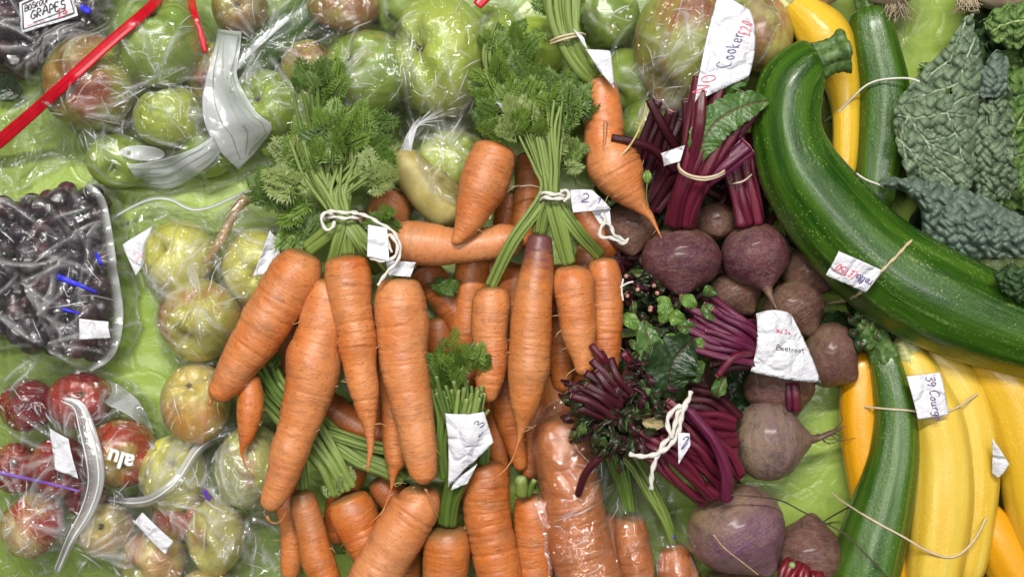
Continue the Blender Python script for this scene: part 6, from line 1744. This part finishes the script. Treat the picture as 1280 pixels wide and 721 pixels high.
string_thing('rubber_band', 'pale rubber band round the stalk bundle at the top', [[(688, 52, 128), (698, 47, 138), (714, 43, 140), (726, 42, 136), (732, 44, 126)], [(688, 55, 126), (700, 51, 137), (714, 47, 139), (728, 45, 134)]], BAND, 1.5, 'rubber band', 'rubber bands', False)
string_thing('rubber_band', 'rubber band looped below the pointed crossed carrot', [[(612, 274, 126), (618, 258, 116), (630, 244, 108), (642, 234, 98), (650, 232, 84)], [(636, 233, 86), (650, 233, 84), (664, 232, 82), (680, 236, 84)]], BAND, .9, 'rubber band', 'rubber bands', False)
band('rubber_band', 'rubber band across the green and yellow courgettes under the tag', [(1092, 512), (1110, 512), (1135, 513), (1158, 516), (1180, 515), (1205, 506), (1234, 492)], 1.3)
band('rubber_band', 'rubber band low round the long green and the yellow courgettes', [(1063, 630), (1068, 636), (1095, 652), (1125, 668), (1160, 688), (1190, 694), (1220, 676), (1243, 648)], 1.4)
band('string', 'thin white string over the straight courgette and the crook neck', [(1044, 145), (1058, 130), (1075, 112), (1090, 105), (1110, 104), (1125, 106), (1138, 112)], 1.2, STRING, 'string', zref=60, group='strings tying the courgettes')
band('string', 'short white string end below the crook necked courgette', [(1054, 222), (1066, 229), (1080, 234), (1090, 237)], 1.2, STRING, 'string', zref=60, group='strings tying the courgettes')
band('twine', 'twisted tan twine round the giant courgette', [(1072, 382), (1078, 370), (1088, 356), (1102, 336), (1118, 320), (1130, 308), (1143, 298)], 1.7, TWINE, 'twine', zref=140, twist=True, group='strings tying the courgettes')
string_thing('root_thread', 'long dark thread of root trailing from the big beetroot', [[(905, 618, 136), (940, 620, 132), (975, 625, 116), (1005, 640, 98), (1035, 655, 96), (1060, 670, 102), (1085, 695, 108), (1110, 722, 108)]], HAIR_D, .9, 'root thread', None, False)
string_thing('root_thread', 'dark root thread running from the lower band to the cloth', [[(1064, 632, 60), (1045, 642, 20), (1028, 652, 12), (1015, 655, 60)]], HAIR_D, 1.0, 'root thread', None, False)
string_thing('root_thread', 'pale bristle lying across the largest beetroot', [[(892, 668, 134), (905, 684, 134), (925, 700, 130), (948, 718, 118)]], HAIR, .7, 'root thread', None, False)

tg = Tag((460, 281, 154), (484, 285, 155), (487, 327, 156), (459, 321, 154), bend=2, seed=1, wav=.6).build('paper_tag', 'blank white tag hanging from the left bunch string')
tg = Tag((482, 325, 142), (520, 328, 140), (513, 346, 138), (486, 344, 140), bend=-3, seed=4, wav=1).build('paper_tag', 'greyish tag corner under the string above the thick blunt carrot')
tg = Tag((712, 238, 152), (740, 237, 150), (764, 262, 146), (716, 266, 150), bend=4, seed=2, wav=2).build('paper_tag', 'curled white tag marked 2 beside the right bunch knot')
tg.write('2', .32, .55, .42, w=.65, mat=INK_V, ang=.3); tg.write('1', .72, .66, .3, w=.6, mat=INK_V, ang=.6)
tg = Tag((738, 262, 146), (762, 262, 146), (764, 281, 142), (750, 280, 140), bend=-3, seed=2, wav=1).build('paper_tag', 'small folded paper end under the tag marked 2')
tg = Tag((716, 36, 144), (730, 48, 142), (734, 62, 140), (730, 58, 140), bend=1, seed=4, wav=.5).build('paper_tag', 'narrow folded neck of the tag at the top stalk bundle')
tg = Tag((732, 62, 142), (763, 64, 138), (768, 112, 128), (748, 88, 134), bend=3, seed=4, wav=1).build('paper_tag', 'blank pointed tag beside the banded stalks at the top')
tg = Tag((556, 516, 134), (605, 514, 134), (617, 552, 128), (560, 608, 122), bend=5, seed=7, wav=2.0, bulge=(-.03, 0, 0, -.05)).build('paper_tag', 'large crumpled tag over the stalks at the centre bottom')
tg.write('3', .82, .40, .18, w=.5, mat=INK_V, ang=-.6); tg.write('v', .70, .58, .12, w=.4, mat=INK_V, ang=.3)
tg = Tag((568, 600, 120), (597, 579, 122), (584, 604, 118), (564, 612, 118), bend=2, seed=3, wav=1).build('paper_tag', 'lower torn corner beneath the crumpled centre tag')
tg = Tag((847, 540, 168), (862, 541, 168), (863, 556, 167), (848, 580, 164), bend=1, seed=7, wav=.5).build('paper_tag', 'small tag marked 2 on the thick white string')
tg.write('2', .25, .62, .40, w=.6, mat=INK_V)
tg = Tag((826, 192, 136), (856, 182, 148), (850, 202, 146), (830, 208, 134), bend=3, seed=5, wav=1.5).build('paper_tag', 'crumpled blank slip beside the tan banded beet stalks')
tg = Tag((945, 392, 114), (988, 392, 112), (1026, 478, 100), (938, 464, 106), bend=7, seed=5, wav=1.6, bulge=(.06, .03, .03, -.05)).build('paper_tag', 'big white tag reading No 26 Beetroot')
tg.write('No 26', .42, .33, .055, w=.4, mat=INK_R, gap=.3); tg.write('Beetroot', .36, .58, .070, w=.36, mat=INK_B, gap=.16)
tg = Tag((1120, 338, 160), (1078, 314, 164), (1052, 346, 156), (1098, 367, 150), bend=3, seed=8, wav=.6)
# read upside down: the slip's top edge lies toward the bottom of the picture
tg = Tag((1082, 366, 152), (1032, 344, 152), (1048, 314, 163), (1103, 338, 161), bend=3, seed=8, wav=.6).build('paper_tag', 'upside down tag priced 1.50 on the giant courgette')
tg.write('rella', .04, .50, .26, w=.55, mat=INK_V, gap=.1); tg.write('(£1.50', .42, .55, .27, w=.55, mat=INK_R, gap=.14)
tg = Tag((1172, 466, 106), (1185, 516, 108), (1149, 522, 110), (1134, 470, 108), bend=2, seed=8, wav=.6)
tg = Tag((1175, 465, 104), (1186, 518, 104), (1147, 524, 106), (1133, 470, 104), bend=3, seed=8, wav=.6).build('paper_tag', 'tag reading 39 Courge on the pale yellow courgette')
tg.write('39 Courge', .06, .48, .26, w=.55, mat=INK_V, gap=.14)
tg = Tag((1240, 548, 88), (1262, 580, 90), (1247, 597, 80), (1240, 592, 76), bend=2, seed=8, wav=.6).build('paper_tag', 'corner of a blank tag between the right yellow courgettes')
tg = Tag((620, 128, 134), (648, 140, 138), (660, 152, 138), (636, 150, 134), bend=3, seed=2, wav=3).build('paper_tag', 'white tag mostly hidden in the right carrot leaves')
tg.write('~~~', .2, .8, .6, w=.8, mat=INK_B)

# ================================================================ LIGHT AND CAMERA
w = bpy.data.worlds.new('World'); sc_.world = w; w.use_nodes = True
bgn = w.node_tree.nodes['Background']; bgn.inputs[0].default_value = (.92, .96, 1.0, 1); bgn.inputs[1].default_value = .018
def lamp(name, x, y, z, sx, sy, p, c=(1, .96, .9), rz=0):
    l = bpy.data.lights.new(name, 'AREA'); l.shape = 'RECTANGLE'; l.size = sx; l.size_y = sy; l.energy = p; l.color = c
    o = bpy.data.objects.new(name, l); col.objects.link(o); o.location = (x, y, z)
    d = Vector((0, 0, 0)) - o.location
    q = d.to_track_quat('-Z', 'Y'); o.rotation_euler = q.to_euler()
    o.rotation_mode = 'XYZ'
    return o
lamp('hall_lamp', -.15, .95, 1.9, 1.1, .10, 46, (1, .97, .92))
lamp('hall_lamp', -.55, .1, 2.0, .08, 1.1, 9, (1, .97, .92))
lamp('hall_lamp', .55, .05, 2.0, .08, 1.1, 8, (.97, .98, 1))
for lx, ly in ((-1.5, 1.3), (-.5, 1.35), (.6, 1.3), (1.6, 1.2), (-1.6, .4), (1.55, .35), (-1.3, -.6), (-.35, -.9), (.6, -.85), (1.5, -.6), (-.2, -1.6), (1.0, -1.6), (-.25, -.3), (.35, -.35)):
    lamp('hall_tube', lx, ly, 2.2, .6, .02, .55, (.97, .98, 1))
cam = bpy.data.cameras.new('camera'); co = bpy.data.objects.new('camera', cam); col.objects.link(co)
co.location = (0, 0, H * S); cam.sensor_width = 36; cam.lens = 36 * H / 1280 ; cam.clip_end = 50; cam.clip_start = .01
sc_.camera = co
sc_.view_settings.view_transform = 'Standard'; sc_.view_settings.look = 'None'; sc_.view_settings.exposure = .07; sc_.view_settings.gamma = 1
cy = sc_.cycles
cy.max_bounces = 10; cy.transparent_max_bounces = 40; cy.diffuse_bounces = 1; cy.glossy_bounces = 3; cy.transmission_bounces = 4
cy.sample_clamp_indirect = 4
cy.use_denoising = True
try: cy.denoiser = 'OPENIMAGEDENOISE'
except Exception: pass
